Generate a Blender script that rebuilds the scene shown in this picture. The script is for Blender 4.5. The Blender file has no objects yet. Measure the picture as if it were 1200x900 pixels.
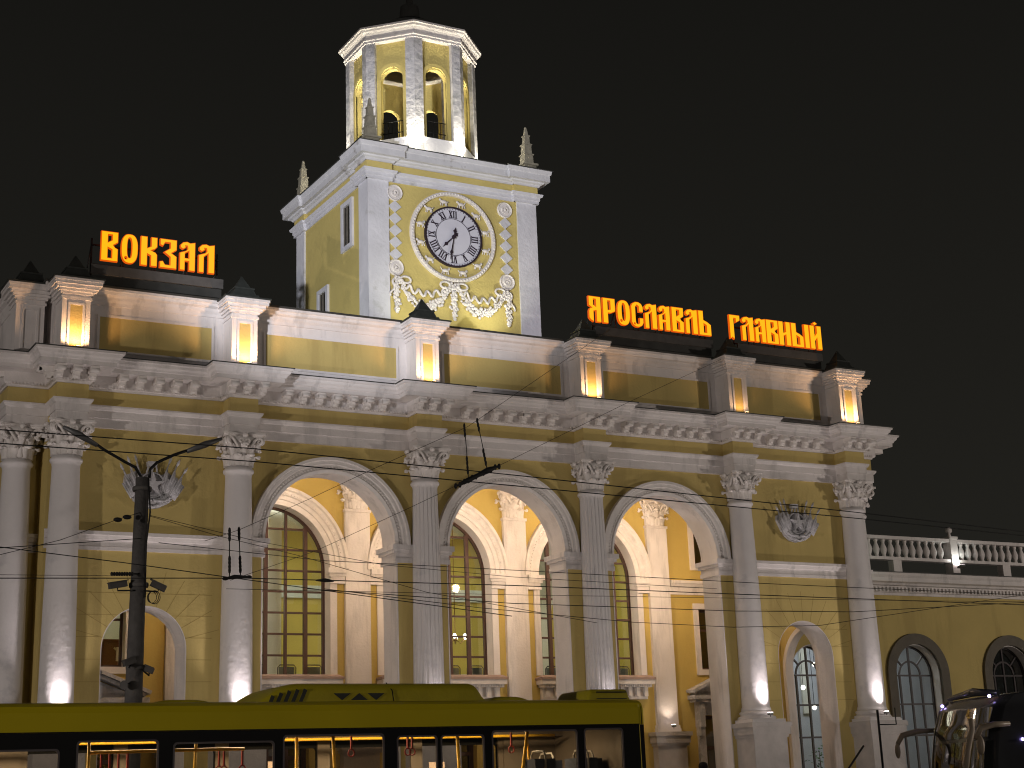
import bpy, bmesh, math, random
from mathutils import Vector, Matrix
random.seed(7)
PI = math.pi
S = bpy.context.scene
COL = S.collection

# ------------------------------------------------------------------ camera
CAM_F, CAM_YAW, CAM_PITCH, CAM_ROLL = 1878.79, 0.5181, 0.2944, -0.0405
CAM_LOC = Vector((-20.293, -36.652, 1.6))
PX0, PY0 = 612.75, 369.57
_fw = Vector((math.sin(CAM_YAW)*math.cos(CAM_PITCH), math.cos(CAM_YAW)*math.cos(CAM_PITCH), math.sin(CAM_PITCH)))
_r0 = Vector((math.cos(CAM_YAW), -math.sin(CAM_YAW), 0)); _u0 = _r0.cross(_fw)
_r = _r0*math.cos(CAM_ROLL) + _u0*math.sin(CAM_ROLL)
_u = -_r0*math.sin(CAM_ROLL) + _u0*math.cos(CAM_ROLL)
cd = bpy.data.cameras.new('camera'); cam = bpy.data.objects.new('camera', cd); COL.objects.link(cam)
m = Matrix((( _r.x, _u.x, -_fw.x), (_r.y, _u.y, -_fw.y), (_r.z, _u.z, -_fw.z))).to_4x4()
m.translation = CAM_LOC; cam.matrix_world = m
cd.sensor_fit = 'HORIZONTAL'; cd.sensor_width = 36; cd.lens = 36*CAM_F/1200
cd.shift_x = -(PX0-600)/1200; cd.shift_y = (PY0-450)/1200
cd.clip_end = 3000
S.camera = cam
S.cycles.pixel_filter_type = 'BLACKMAN_HARRIS'; S.cycles.filter_width = 1.1
def at(px, py, Y):
    d = _fw + _r*((px-PX0)/CAM_F) - _u*((py-PY0)/CAM_F)
    return CAM_LOC + d*((Y-CAM_LOC.y)/d.y)

# ------------------------------------------------------------------ materials
MAT = {}
def mat(name, col, rough=.7, var=.12, scale=3, bump=.0, bscale=30, metal=0, stain=None, stain_amt=0, stain_scale=1.5, spec=.4, streak=False):
    M = bpy.data.materials.new(name); M.use_nodes = True
    nt = M.node_tree; b = nt.nodes['Principled BSDF']
    tc = nt.nodes.new('ShaderNodeTexCoord')
    n = nt.nodes.new('ShaderNodeTexNoise'); n.inputs['Scale'].default_value = scale; n.inputs['Detail'].default_value = 6
    nt.links.new(tc.outputs['Object'], n.inputs['Vector'])
    r = nt.nodes.new('ShaderNodeValToRGB'); e = r.color_ramp.elements
    e[0].position = .3; e[1].position = .7
    e[0].color = (*[c*(1-var) for c in col], 1); e[1].color = (*[min(1, c*(1+var)) for c in col], 1)
    nt.links.new(n.outputs['Fac'], r.inputs['Fac'])
    out = r.outputs['Color']
    if stain:
        n2 = nt.nodes.new('ShaderNodeTexNoise'); n2.inputs['Scale'].default_value = stain_scale; n2.inputs['Detail'].default_value = 8
        n2.inputs['Roughness'].default_value = .65
        if streak:
            mp = nt.nodes.new('ShaderNodeMapping'); mp.inputs['Scale'].default_value = (1, 1, .16)
            nt.links.new(tc.outputs['Object'], mp.inputs['Vector']); nt.links.new(mp.outputs['Vector'], n2.inputs['Vector'])
        else: nt.links.new(tc.outputs['Object'], n2.inputs['Vector'])
        r2 = nt.nodes.new('ShaderNodeValToRGB'); r2.color_ramp.elements[0].position = 1-stain_amt-.05; r2.color_ramp.elements[1].position = 1-stain_amt+.05
        nt.links.new(n2.outputs['Fac'], r2.inputs['Fac'])
        mx = nt.nodes.new('ShaderNodeMixRGB'); mx.inputs['Color2'].default_value = (*stain, 1)
        nt.links.new(r2.outputs['Color'], mx.inputs['Fac']); nt.links.new(out, mx.inputs['Color1']); out = mx.outputs['Color']
    nt.links.new(out, b.inputs['Base Color'])
    b.inputs['Roughness'].default_value = rough; b.inputs['Metallic'].default_value = metal
    b.inputs['Specular IOR Level'].default_value = spec
    if bump:
        n3 = nt.nodes.new('ShaderNodeTexNoise'); n3.inputs['Scale'].default_value = bscale; n3.inputs['Detail'].default_value = 5
        nt.links.new(tc.outputs['Object'], n3.inputs['Vector'])
        bp = nt.nodes.new('ShaderNodeBump'); bp.inputs['Strength'].default_value = bump; bp.inputs['Distance'].default_value = .05
        nt.links.new(n3.outputs['Fac'], bp.inputs['Height']); nt.links.new(bp.outputs['Normal'], b.inputs['Normal'])
    MAT[name] = M; return M
def emat(name, col, strength):
    M = bpy.data.materials.new(name); M.use_nodes = True
    b = M.node_tree.nodes['Principled BSDF']
    b.inputs['Base Color'].default_value = (0, 0, 0, 1); b.inputs['Roughness'].default_value = .6
    b.inputs['Emission Color'].default_value = (*col, 1); b.inputs['Emission Strength'].default_value = strength
    MAT[name] = M; return M
def glassmat(name, tint, gloss=.12, rough=.03):
    M = bpy.data.materials.new(name); M.use_nodes = True; nt = M.node_tree
    nt.nodes.remove(nt.nodes['Principled BSDF'])
    t = nt.nodes.new('ShaderNodeBsdfTransparent'); t.inputs['Color'].default_value = (*tint, 1)
    g = nt.nodes.new('ShaderNodeBsdfGlossy'); g.inputs['Roughness'].default_value = rough; g.inputs['Color'].default_value = (.9, .9, .9, 1)
    mx = nt.nodes.new('ShaderNodeMixShader'); mx.inputs[0].default_value = gloss
    nt.links.new(t.outputs[0], mx.inputs[1]); nt.links.new(g.outputs[0], mx.inputs[2])
    nt.links.new(mx.outputs[0], nt.nodes['Material Output'].inputs['Surface'])
    MAT[name] = M; return M

YEL = (.54, .42, .152)
mat('yellow_plaster', YEL, .85, .05, 1.2, .2, 14, stain=(.47, .36, .13), stain_amt=.42, stain_scale=1.3, streak=True)
mat('lamp_tinted_yellow', (.56, .42, .12), .85, .05, 1.2, .2, 14, stain=(.53, .39, .115), stain_amt=.42, stain_scale=1.0, streak=True)  # loggia wall: the lamps' warm tint is put into the plaster yellow
mat('tower_yellow', (.60, .49, .17), .85, .06, 1.2, .25, 14, stain=(.54, .44, .155), stain_amt=.42, stain_scale=.9)
mat('white_plaster', (.72, .68, .66), .8, .06, 2.0, .2, 18, stain=(.58, .55, .535), stain_amt=.42, stain_scale=2.2, streak=True)
mat('white_column', (.70, .67, .66), .75, .05, 1.2, .2, 9, stain=(.58, .56, .565), stain_amt=.40, stain_scale=1.1)
mat('white_carved', (.74, .70, .67), .8, .08, 5, .1, 30)
mat('grey_pilaster', (.55, .54, .56), .85, .12, 3, .6, 7, stain=(.38, .38, .39), stain_amt=.47, stain_scale=3)
mat('tower_white', (.66, .66, .70), .85, .08, 2, .3, 10, stain=(.50, .50, .50), stain_amt=.36, stain_scale=1.2)
mat('peeling_white', (.66, .66, .68), .9, .08, 2, .3, 10, stain=(.22, .19, .16), stain_amt=.335, stain_scale=1.1)
mat('lower_wall', (.50, .372, .10), .85, .06, 1.2, .3, 12)
mat('grey_stone', (.30, .28, .28), .8, .15, 3, .3, 12)
mat('pedestal_stone', (.46, .43, .41), .8, .12, 2.5, .3, 12)
mat('roof_metal', (.055, .055, .05), .55, .2, 3, metal=.3)
mat('cap_metal', (.05, .055, .05), .5, .25, 4, metal=.4)
mat('sill_brown', (.33, .24, .20), .7, .1, 4)
mat('brown_frame', (.085, .045, .036), .5, .1, 6)
mat('dark_frame', (.05, .04, .04), .5, .1, 6)
mat('black_iron', (.012, .012, .012), .5, .2, 10, metal=.3)
mat('post_concrete', (.09, .085, .08), .85, .2, 6, .3, 20)
mat('wire_black', (.008, .008, .008), .7, .1, 10)
mat('lamp_grey', (.12, .12, .12), .5, .1, 10, metal=.3)
mat('dial_white', (.62, .62, .70), .6, .03, 5)
mat('dial_black', (.03, .02, .03), .5, .1, 5)
mat('brass', (.35, .22, .08), .35, .1, 10, metal=.8)
mat('hall_yellow', (.56, .475, .12), .8, .04, 2)
mat('hall_white', (.72, .73, .70), .8, .04, 2)
mat('room_blue', (.50, .53, .62), .8, .05, 2)
mat('hall_blue', (.62, .70, .72), .8, .04, 2)
mat('hall_floor', (.25, .22, .18), .4, .2, 4)
mat('chair_grey', (.16, .19, .20), .5, .1, 8)
mat('bus_yellow', (.41, .33, .005), .6, .05, .8, spec=.12)
mat('bus_unit_yellow', (.33, .275, .012), .6, .10, 3, .15, 20, spec=.2)
mat('bus_black', (.004, .004, .004), .5, .1, 4, spec=.1)
mat('finial_stone', (.27, .25, .19), .85, .25, 5, .4, 14)
mat('joint_ochre', (.36, .27, .09), .9, .1, 4)
mat('bus_grille', (.02, .022, .015), .7, .2, 10)
mat('bus_liner', (.17, .14, .11), .6, .15, 2)
mat('rail_yellow', (.80, .47, .03), .35, .05, 8)
mat('strap_red', (.30, .03, .03), .6, .1, 10)
mat('seat_blue', (.04, .05, .08), .7, .2, 10)
mat('seat_frame', (.30, .28, .25), .4, .1, 10)
mat('paper_white', (.75, .60, .52), .8, .04, 4)
mat('coach_body', (.035, .036, .040), .22, .2, 1.5, spec=.6)
mat('coach_trim', (.45, .43, .40), .25, .1, 4, metal=.7)
mat('mirror_beige', (.42, .34, .25), .4, .08, 5)
mat('asphalt', (.05, .05, .052), .85, .25, 2, .4, 60)
mat('paving', (.18, .17, .16), .8, .15, 3, .3, 30)
mat('paint_white', (.6, .6, .6), .7, .15, 5)
mat('kerb_stone', (.3, .3, .29), .8, .15, 4, .3, 20)
mat('board_grey', (.075, .07, .065), .7, .15, 5)
mat('coat_dark', (.02, .02, .025), .9, .2, 8)
mat('skin', (.5, .3, .22), .6, .05, 8)
mat('hat_black', (.012, .012, .014), .95, .2, 20)
mat('cabinet_red', (.16, .035, .02), .5, .08, 5)
mat('curtain', (.5, .5, .48), .9, .1, 8)
mat('surround_grey', (.14, .125, .10), .85, .1, 4, .3, 20)
mat('shelf_green', (.05, .14, .03), .7, .5, 14)
emat('letter_face', (1.0, .47, .006), 1.1)
emat('letter_edge', (1.0, .13, .002), .75)
emat('lamp_lens_white', (1.0, .86, .84), 14)
emat('lamp_lens_warm', (1.0, .60, .28), 12)
emat('bulb', (1.0, .93, .85), 12)
emat('marker_lamp', (.45, .35, 1.0), 9)
glassmat('window_glass', (.93, .95, .93), .07)
glassmat('bus_glass', (.82, .79, .73), .05)
glassmat('coach_glass', (.16, .17, .18), .16, .03)
glassmat('dark_glass', (.10, .11, .10), .28, .05)

# ------------------------------------------------------------------ object helpers
def finish(name, me, material, parent=None, smooth=False):
    mats = material if isinstance(material, (list, tuple)) else [material]
    for k in mats: me.materials.append(MAT[k])
    if smooth:
        for p in me.polygons: p.use_smooth = True
    o = bpy.data.objects.new(name, me); COL.objects.link(o)
    if parent: o.parent = parent
    return o
class MB:
    """collects shapes in one bmesh"""
    def __init__(s): s.b = bmesh.new(); s.mi = 0
    def v(s, co): return s.b.verts.new(co)
    def f(s, vs, smooth=False):
        try: f = s.b.faces.new(vs)
        except ValueError: return
        f.material_index = s.mi; f.smooth = smooth
    def box(s, x0, x1, y0, y1, z0, z1):
        v = [s.v((x, y, z)) for x in (x0, x1) for y in (y0, y1) for z in (z0, z1)]
        for q in ((0,1,3,2),(4,6,7,5),(0,4,5,1),(2,3,7,6),(0,2,6,4),(1,5,7,3)): s.f([v[i] for i in q])
        return s
    def cbox(s, c, size, rot=None):
        R = rot or Matrix.Identity(3); c = Vector(c); h = [d/2 for d in size]
        v = [s.v(c + R @ Vector((x*h[0], y*h[1], z*h[2]))) for x in (-1,1) for y in (-1,1) for z in (-1,1)]
        for q in ((0,1,3,2),(4,6,7,5),(0,4,5,1),(2,3,7,6),(0,2,6,4),(1,5,7,3)): s.f([v[i] for i in q])
        return s
    def frustum(s, cx, cy, z0, z1, a0, a1, b0=None, b1=None):
        b0 = a0 if b0 is None else b0; b1 = a1 if b1 is None else b1
        lo = [s.v((cx+i*a0, cy+j*b0, z0)) for i, j in ((-1,-1),(1,-1),(1,1),(-1,1))]
        hi = [s.v((cx+i*a1, cy+j*b1, z1)) for i, j in ((-1,-1),(1,-1),(1,1),(-1,1))]
        for k in range(4): s.f([lo[k], lo[(k+1)%4], hi[(k+1)%4], hi[k]])
        s.f(lo[::-1]); s.f(hi); return s
    def lathe(s, prof, cx=0, cy=0, n=28, smooth=True, rfun=None):
        rings = []
        for r, z in prof:
            rings.append([s.v((cx+r*(rfun(2*PI*k/n, z) if rfun else 1)*math.cos(2*PI*k/n), cy+r*(rfun(2*PI*k/n, z) if rfun else 1)*math.sin(2*PI*k/n), z)) for k in range(n)])
        for a, b in zip(rings, rings[1:]):
            for k in range(n): s.f([a[k], a[(k+1)%n], b[(k+1)%n], b[k]], smooth)
        s.f(rings[0][::-1]); s.f(rings[-1]); return s
    def ball(s, c, r, n=10, sc=(1,1,1)):
        c = Vector(c); rings = []
        for i in range(1, n//2+1):
            t = PI*i/(n//2+1)
            rings.append([s.v(c+Vector((r*sc[0]*math.sin(t)*math.cos(2*PI*k/n), r*sc[1]*math.sin(t)*math.sin(2*PI*k/n), r*sc[2]*math.cos(t)))) for k in range(n)])
        tp = s.v(c+Vector((0,0,r*sc[2]))); bt = s.v(c-Vector((0,0,r*sc[2])))
        for k in range(n):
            s.f([tp, rings[0][k], rings[0][(k+1)%n]], True); s.f([bt, rings[-1][(k+1)%n], rings[-1][k]], True)
        for a, b in zip(rings, rings[1:]):
            for k in range(n): s.f([a[k], b[k], b[(k+1)%n], a[(k+1)%n]], True)
        return s
    def tube(s, pts, r, n=8, closed=False):
        pts = [Vector(p) for p in pts]; N = len(pts); rings = []
        rr = r if isinstance(r, (list, tuple)) else [r]*N
        up = None
        for i, p in enumerate(pts):
            a = pts[i-1] if (i > 0 or closed) else p; b = pts[(i+1) % N] if (i < N-1 or closed) else p
            t = (b-a).normalized()
            if up is None:
                up = Vector((0,0,1)) if abs(t.z) < .9 else Vector((0,1,0))
            sd = t.cross(up).normalized(); up2 = sd.cross(t).normalized(); up = up2
            rings.append([s.v(p + (sd*math.cos(2*PI*k/n)+up2*math.sin(2*PI*k/n))*rr[i]) for k in range(n)])
        m_ = N if closed else N-1
        for i in range(m_):
            a, b = rings[i], rings[(i+1) % N]
            for k in range(n): s.f([a[k], a[(k+1)%n], b[(k+1)%n], b[k]], True)
        if not closed: s.f(rings[0][::-1]); s.f(rings[-1])
        return s
    def sweep(s, path, prof, closed=False):
        """profile [(out, z)] (closed loop) swept along a plan path; outward is to the right of travel"""
        N = len(path); rings = []
        for i in range(N):
            p = Vector(path[i])
            def nrm(a, b): d = (Vector(b)-Vector(a)).normalized(); return Vector((d.y, -d.x))
            if closed: n1 = nrm(path[i-1], path[i]); n2 = nrm(path[i], path[(i+1)%N])
            else:
                n1 = nrm(path[i-1], path[i]) if i > 0 else nrm(path[0], path[1])
                n2 = nrm(path[i], path[i+1]) if i < N-1 else n1
            n = (n1+n2)/(1+n1.dot(n2))
            rings.append([s.v((p.x+n.x*d, p.y+n.y*d, z)) for d, z in prof])
        K = len(prof)
        for i in range(N if closed else N-1):
            a, b = rings[i], rings[(i+1)%N]
            for k in range(K): s.f([a[k], b[k], b[(k+1)%K], a[(k+1)%K]])
        if not closed: s.f(rings[0]); s.f(rings[-1][::-1])
        return s
    def arc(s, cx, zc, R, prof, y0, n=40, a0=0, a1=PI):
        """profile [(radial, out toward -y)] along an arc in the xz plane"""
        full = abs(a1-a0-2*PI) < 1e-6; rings = []
        for i in range(n if full else n+1):
            t = a0+(a1-a0)*i/n
            rings.append([s.v((cx+(R+d)*math.cos(t), y0-o, zc+(R+d)*math.sin(t))) for d, o in prof])
        K = len(prof); M_ = len(rings)
        for i in range(M_ if full else M_-1):
            a, b = rings[i], rings[(i+1)%M_]
            for k in range(K): s.f([a[k], a[(k+1)%K], b[(k+1)%K], b[k]])
        if not full: s.f(rings[0]); s.f(rings[-1][::-1])
        return s
    def arch_strip(s, cx, hw, z0, zs, y0, y1, th, n=32):
        """lining of an arched opening: jambs and soffit, thickness th outwards"""
        pts = [(cx-hw, z0), (cx-hw, zs)] + [(cx-hw*math.cos(PI*i/n), zs+hw*math.sin(PI*i/n)) for i in range(1, n)] + [(cx+hw, zs), (cx+hw, z0)]
        h2 = hw+th
        pt2 = [(cx-h2, z0), (cx-h2, zs)] + [(cx-h2*math.cos(PI*i/n), zs+h2*math.sin(PI*i/n)) for i in range(1, n)] + [(cx+h2, zs), (cx+h2, z0)]
        R = [[s.v((a[0], y0, a[1])), s.v((a[0], y1, a[1])), s.v((b[0], y1, b[1])), s.v((b[0], y0, b[1]))] for a, b in zip(pts, pt2)]
        for i in range(len(R)-1):
            for k in range(4): s.f([R[i][k], R[i][(k+1)%4], R[i+1][(k+1)%4], R[i+1][k]])
        s.f(R[0]); s.f(R[-1][::-1]); return s
    def build(s, name, material, parent=None, smooth=False):
        bmesh.ops.recalc_face_normals(s.b, faces=s.b.faces)
        me = bpy.data.meshes.new(name); s.b.to_mesh(me); s.b.free()
        return finish(name, me, material, parent, smooth)

def plate_mesh(loops, y0, y1, bevel=0):
    """closed xz outlines (holes by even-odd) given thickness y0..y1"""
    c = bpy.data.curves.new('tmp', 'CURVE'); c.dimensions = '2D'; c.fill_mode = 'BOTH'; c.extrude = abs(y1-y0)/2
    for lp in loops:
        sp = c.splines.new('POLY'); sp.points.add(len(lp)-1)
        for i, (x, z) in enumerate(lp): sp.points[i].co = (x, z, 0, 1)
        sp.use_cyclic_u = True
    o = bpy.data.objects.new('tmp', c); COL.objects.link(o)
    dg = bpy.context.evaluated_depsgraph_get()
    me = bpy.data.meshes.new_from_object(o.evaluated_get(dg))
    bpy.data.objects.remove(o); bpy.data.curves.remove(c)
    ym = (y0+y1)/2
    for v in me.vertices:
        x, z, w = v.co; v.co = (x, ym-w, z)
    me.materials.clear()
    for p in me.polygons: p.material_index = 0; p.use_smooth = False
    return me
def plate(name, loops, y0, y1, material, parent=None):
    return finish(name, plate_mesh(loops, y0, y1), material, parent)
def rect(x0, x1, z0, z1): return [(x0, z0), (x1, z0), (x1, z1), (x0, z1)]
def archloop(cx, hw, z0, zs, n=32):
    return [(cx-hw, z0), (cx+hw, z0)] + [(cx+hw*math.cos(PI*i/n), zs+hw*math.sin(PI*i/n)) for i in range(0, n+1)]
def circ(cx, cz, r, n=24, rz=None):
    rz = rz or r; return [(cx+r*math.cos(2*PI*i/n), cz+rz*math.sin(2*PI*i/n)) for i in range(n)]
def thing(name, label, cat, loc=(0,0,0), group=None):
    o = bpy.data.objects.new(name, None); COL.objects.link(o); o.location = loc; o.empty_display_size = .3
    o['label'] = label; o['category'] = cat
    if group: o['group'] = group
    return o
def tag(o, label, cat, group=None):
    o['label'] = label; o['category'] = cat
    if group: o['group'] = group
    return o
def struct(o): o['kind'] = 'structure'; return o
def adopt(root, ox, oy, oz):
    """parts were built in world coordinates: shift them so the empty sits at the base"""
    for ch in root.children: ch.location = Vector(ch.location) - Vector((ox, oy, oz))
def move(root, x, y, z):
    root.location = (x, y, z); adopt(root, x, y, z)
def light(name, kind, loc, energy, col, target=None, parent=None, size=.1, angle=60, blend=.6):
    l = bpy.data.lights.new(name, kind); l.energy = energy; l.color = col
    if kind == 'SPOT': l.spot_size = math.radians(angle); l.spot_blend = blend; l.shadow_soft_size = size
    elif kind == 'POINT': l.shadow_soft_size = size
    elif kind == 'AREA': l.shape = 'RECTANGLE'; l.size = size[0]; l.size_y = size[1]
    o = bpy.data.objects.new(name, l); COL.objects.link(o); o.location = loc
    if target is not None:
        d = (Vector(target)-Vector(loc)).normalized(); o.rotation_mode = 'QUATERNION'; o.rotation_quaternion = d.to_track_quat('-Z', 'Y')
    if parent: o.parent = parent
    return o

# ------------------------------------------------------------------ world
w = bpy.data.worlds.new('World'); S.world = w; w.use_nodes = True
nt = w.node_tree; bg = nt.nodes['Background']
tc = nt.nodes.new('ShaderNodeTexCoord'); sx = nt.nodes.new('ShaderNodeSeparateXYZ'); cr = nt.nodes.new('ShaderNodeValToRGB')
nt.links.new(tc.outputs['Generated'], sx.inputs[0]); nt.links.new(sx.outputs['Z'], cr.inputs['Fac']); nt.links.new(cr.outputs['Color'], bg.inputs['Color'])
cr.color_ramp.elements[0].position = 0; cr.color_ramp.elements[0].color = (.0175, .0165, .0135, 1)
cr.color_ramp.elements[1].position = .55; cr.color_ramp.elements[1].color = (.0062, .0060, .0052, 1)
bg.inputs['Strength'].default_value = 1.0
S.view_settings.view_transform = 'Standard'; S.view_settings.look = 'None'; S.view_settings.exposure = 0; S.view_settings.gamma = 1

# ------------------------------------------------------------------ ground
g = MB(); g.box(-600, 600, -600, 600, -.5, 0); struct(g.build('ground', 'asphalt'))
g = MB(); g.box(-60, 60, -7.0, 60, .001, .12); struct(g.build('pavement', 'paving'))
g = MB(); g.box(-60, 60, -7.25, -7.0, .001, .13); struct(g.build('kerb', 'kerb_stone'))
g = MB()
for k in range(-12, 13): g.box(k*4-1.2, k*4+1.2, -18.4, -18.25, .001, .005)
struct(g.build('road_marking', 'paint_white'))

# ------------------------------------------------------------------ STATION BUILDING
CX = [-11.635, -7.5, -2.5, 2.5, 7.5, 11.635]
ST = thing('station_building', 'yellow and white classical railway station hall with arched portico and tall columns', 'building')
WY, WB = .25, 1.06          # front wall faces
FLOOR = .65
# front wall with three tall arches and two small ones
holes = [archloop(c, 1.80, FLOOR, 7.94) for c in (-5, 0, 5)] + [archloop(c, 1.0, FLOOR, 5.28) for c in (-9.62, 9.62)]
plate('wall', [rect(-12.0, 12.0, FLOOR-.6, 11.3)]+holes, WY, WB, 'yellow_plaster', ST)
for c in (-5, 0, 5):
    b = MB(); b.arch_strip(c, 1.776, FLOOR+.001, 7.94, WY-.012, WB+.012, .03)
    rv = b.build('arch_reveal', 'white_plaster', ST)
    b = MB(); P = [(-.03, -.01), (-.03, .05), (.05, .09), (.07, .06), (.17, .06), (.19, .11), (.27, .11), (.29, .16), (.36, .16), (.36, -.01)]
    b.arc(c, 7.94, 1.76, P, WY, 48)
    # egg-and-dart beads
    for i in range(70):
        t = PI*(i+.5)/70; b.ball((c+1.87*math.cos(t), WY-.065, 7.94+1.87*math.sin(t)), .028, 6)
    b.build('archivolt', 'white_carved', ST)
    for s_ in (-1, 1):                       # impost blocks on the jambs
        b = MB(); x0 = c+s_*1.776
        for (d, z0, z1) in ((.05, 7.50, 7.62), (.03, 7.62, 7.74), (.09, 7.74, 7.82), (.14, 7.82, 7.95)):
            xa, xb = sorted((x0-s_*d, x0+s_*.50))
            b.box(xa, xb, WY-d, WB+d, z0, z1)
        b.build('impost', 'white_plaster', ST)
for c in (-9.62, 9.62):
    b = MB(); b.arch_strip(c, .98, FLOOR+.001, 5.28, WY+.002, WB+.012, .03); b.build('arch_reveal', 'white_plaster', ST)
# rustication: shallow courses on the outer bays
for sgn in (-1, 1):
    b = MB()
    cxx = sgn*9.62
    for k in range(7):
        z = 4.05+k*.5
        if z > 7.4: break
        hw = 1.0 if z <= 5.28 else (math.sqrt(max(0, 1-(z-5.28)**2)) if z < 6.28 else 0)
        for xa, xb in ((cxx-1.75, cxx-hw-.001), (cxx+hw+.001, cxx+1.6)):
            if hw == 0 and xa > cxx: continue
            if hw == 0: xb = cxx+1.6
            if z < 6.6: b.box(xa, xb, WY-.0035, WY+.004, z, z+.012)
    for k in range(1, 12):
        t = PI*k/12
        b.cbox((cxx+1.42*math.cos(t), WY+.001, 5.28+1.42*math.sin(t)), (.84, .008, .012), Matrix.Rotation(-t, 3, 'Y'))
    b.build('masonry_joints', 'joint_ochre', ST)
# corner blocks, side walls with an open passage arch
for sgn in (-1, 1):
    xa, xb = sorted((sgn*12.0, sgn*12.83))
    b = MB(); b.box(xa, xb, 1.03, 1.7, .05, 11.3); b.build('corner_wall', 'yellow_plaster', ST)
    me = plate_mesh([rect(1.701, 4.449, .05, 11.3), archloop(3.05, 1.25, FLOOR, 5.2)], -.14, .14)
    for v in me.vertices: x, y, z = v.co; v.co = (sgn*12.18+y, x, z)
    finish('side_wall', me, 'yellow_plaster', ST)
    b = MB(); b.arch_strip(3.05, 1.23, FLOOR, 5.2, -.15, .15, .14)
    for v in b.b.verts: x, y, z = v.co; v.co = (sgn*12.18+y, x, z)
    b.build('passage_surround', 'white_plaster', ST)
# rear body of the hall
b = MB(); b.box(-12.33, -10.86, 4.951, 14, .05, 11.3); b.box(10.86, 12.33, 4.951, 14, .05, 11.3); b.box(-12.33, 12.33, 14.0, 14.4, .05, 11.3)
b.box(-12.83, -12.331, 1.701, 14.4, 8.5, 11.3); b.box(12.331, 12.83, 1.701, 14.4, 8.5, 11.3)
b.build('rear_wall', 'yellow_plaster', ST)
# inner wall of the loggia
holes = [archloop(c, 1.74, 5.02, 7.94) for c in (-5, 0, 5)]
for c in (-9.6, 9.6): holes += [rect(c-.70, c+.70, 8.45, 9.95), rect(c-.70, c+.70, 5.25, 7.1), rect(c-.75, c+.75, FLOOR, 3.9)]
for c in (-5, 0, 5): holes += [rect(c-1.1, c+1.1, FLOOR, 3.9)]
plate('inner_wall', [rect(-12.33, 12.33, .05, 11.3)]+holes, 4.45, 4.95, 'lamp_tinted_yellow', ST)
# inner string course
ISEG = [(-12.0, -7.92), (7.92, 12.0)]
SP = [(0, 7.52), (.05, 7.52), (.05, 7.60), (.03, 7.62), (.03, 7.74), (.09, 7.76), (.13, 7.84), (.16, 7.86), (.16, 7.94), (0, 7.97)]
for a, b_ in ISEG:
    b = MB(); b.sweep([(a, 4.455), (b_, 4.455)], SP); b.build('string_course', 'white_plaster', ST)
# front string courses in the outer bays, and between arches
for a, b_ in ((-12.0, -7.0), (7.0, 12.0)):
    xs_ = (a, -7.28) if a < 0 else (7.28, 12.0)
    b = MB(); b.sweep([(xs_[0], WY+.002), (xs_[1], WY+.002)], SP); b.build('string_course', 'white_plaster', ST)
for sgn in (-1, 1):
    b = MB(); P2 = [(sgn*12.0, 1.032), (sgn*12.832, 1.032), (sgn*12.832, 1.7)]
    if sgn < 0: P2 = P2[::-1]
    b.sweep(P2, SP); b.build('string_course', 'white_plaster', ST)

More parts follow.
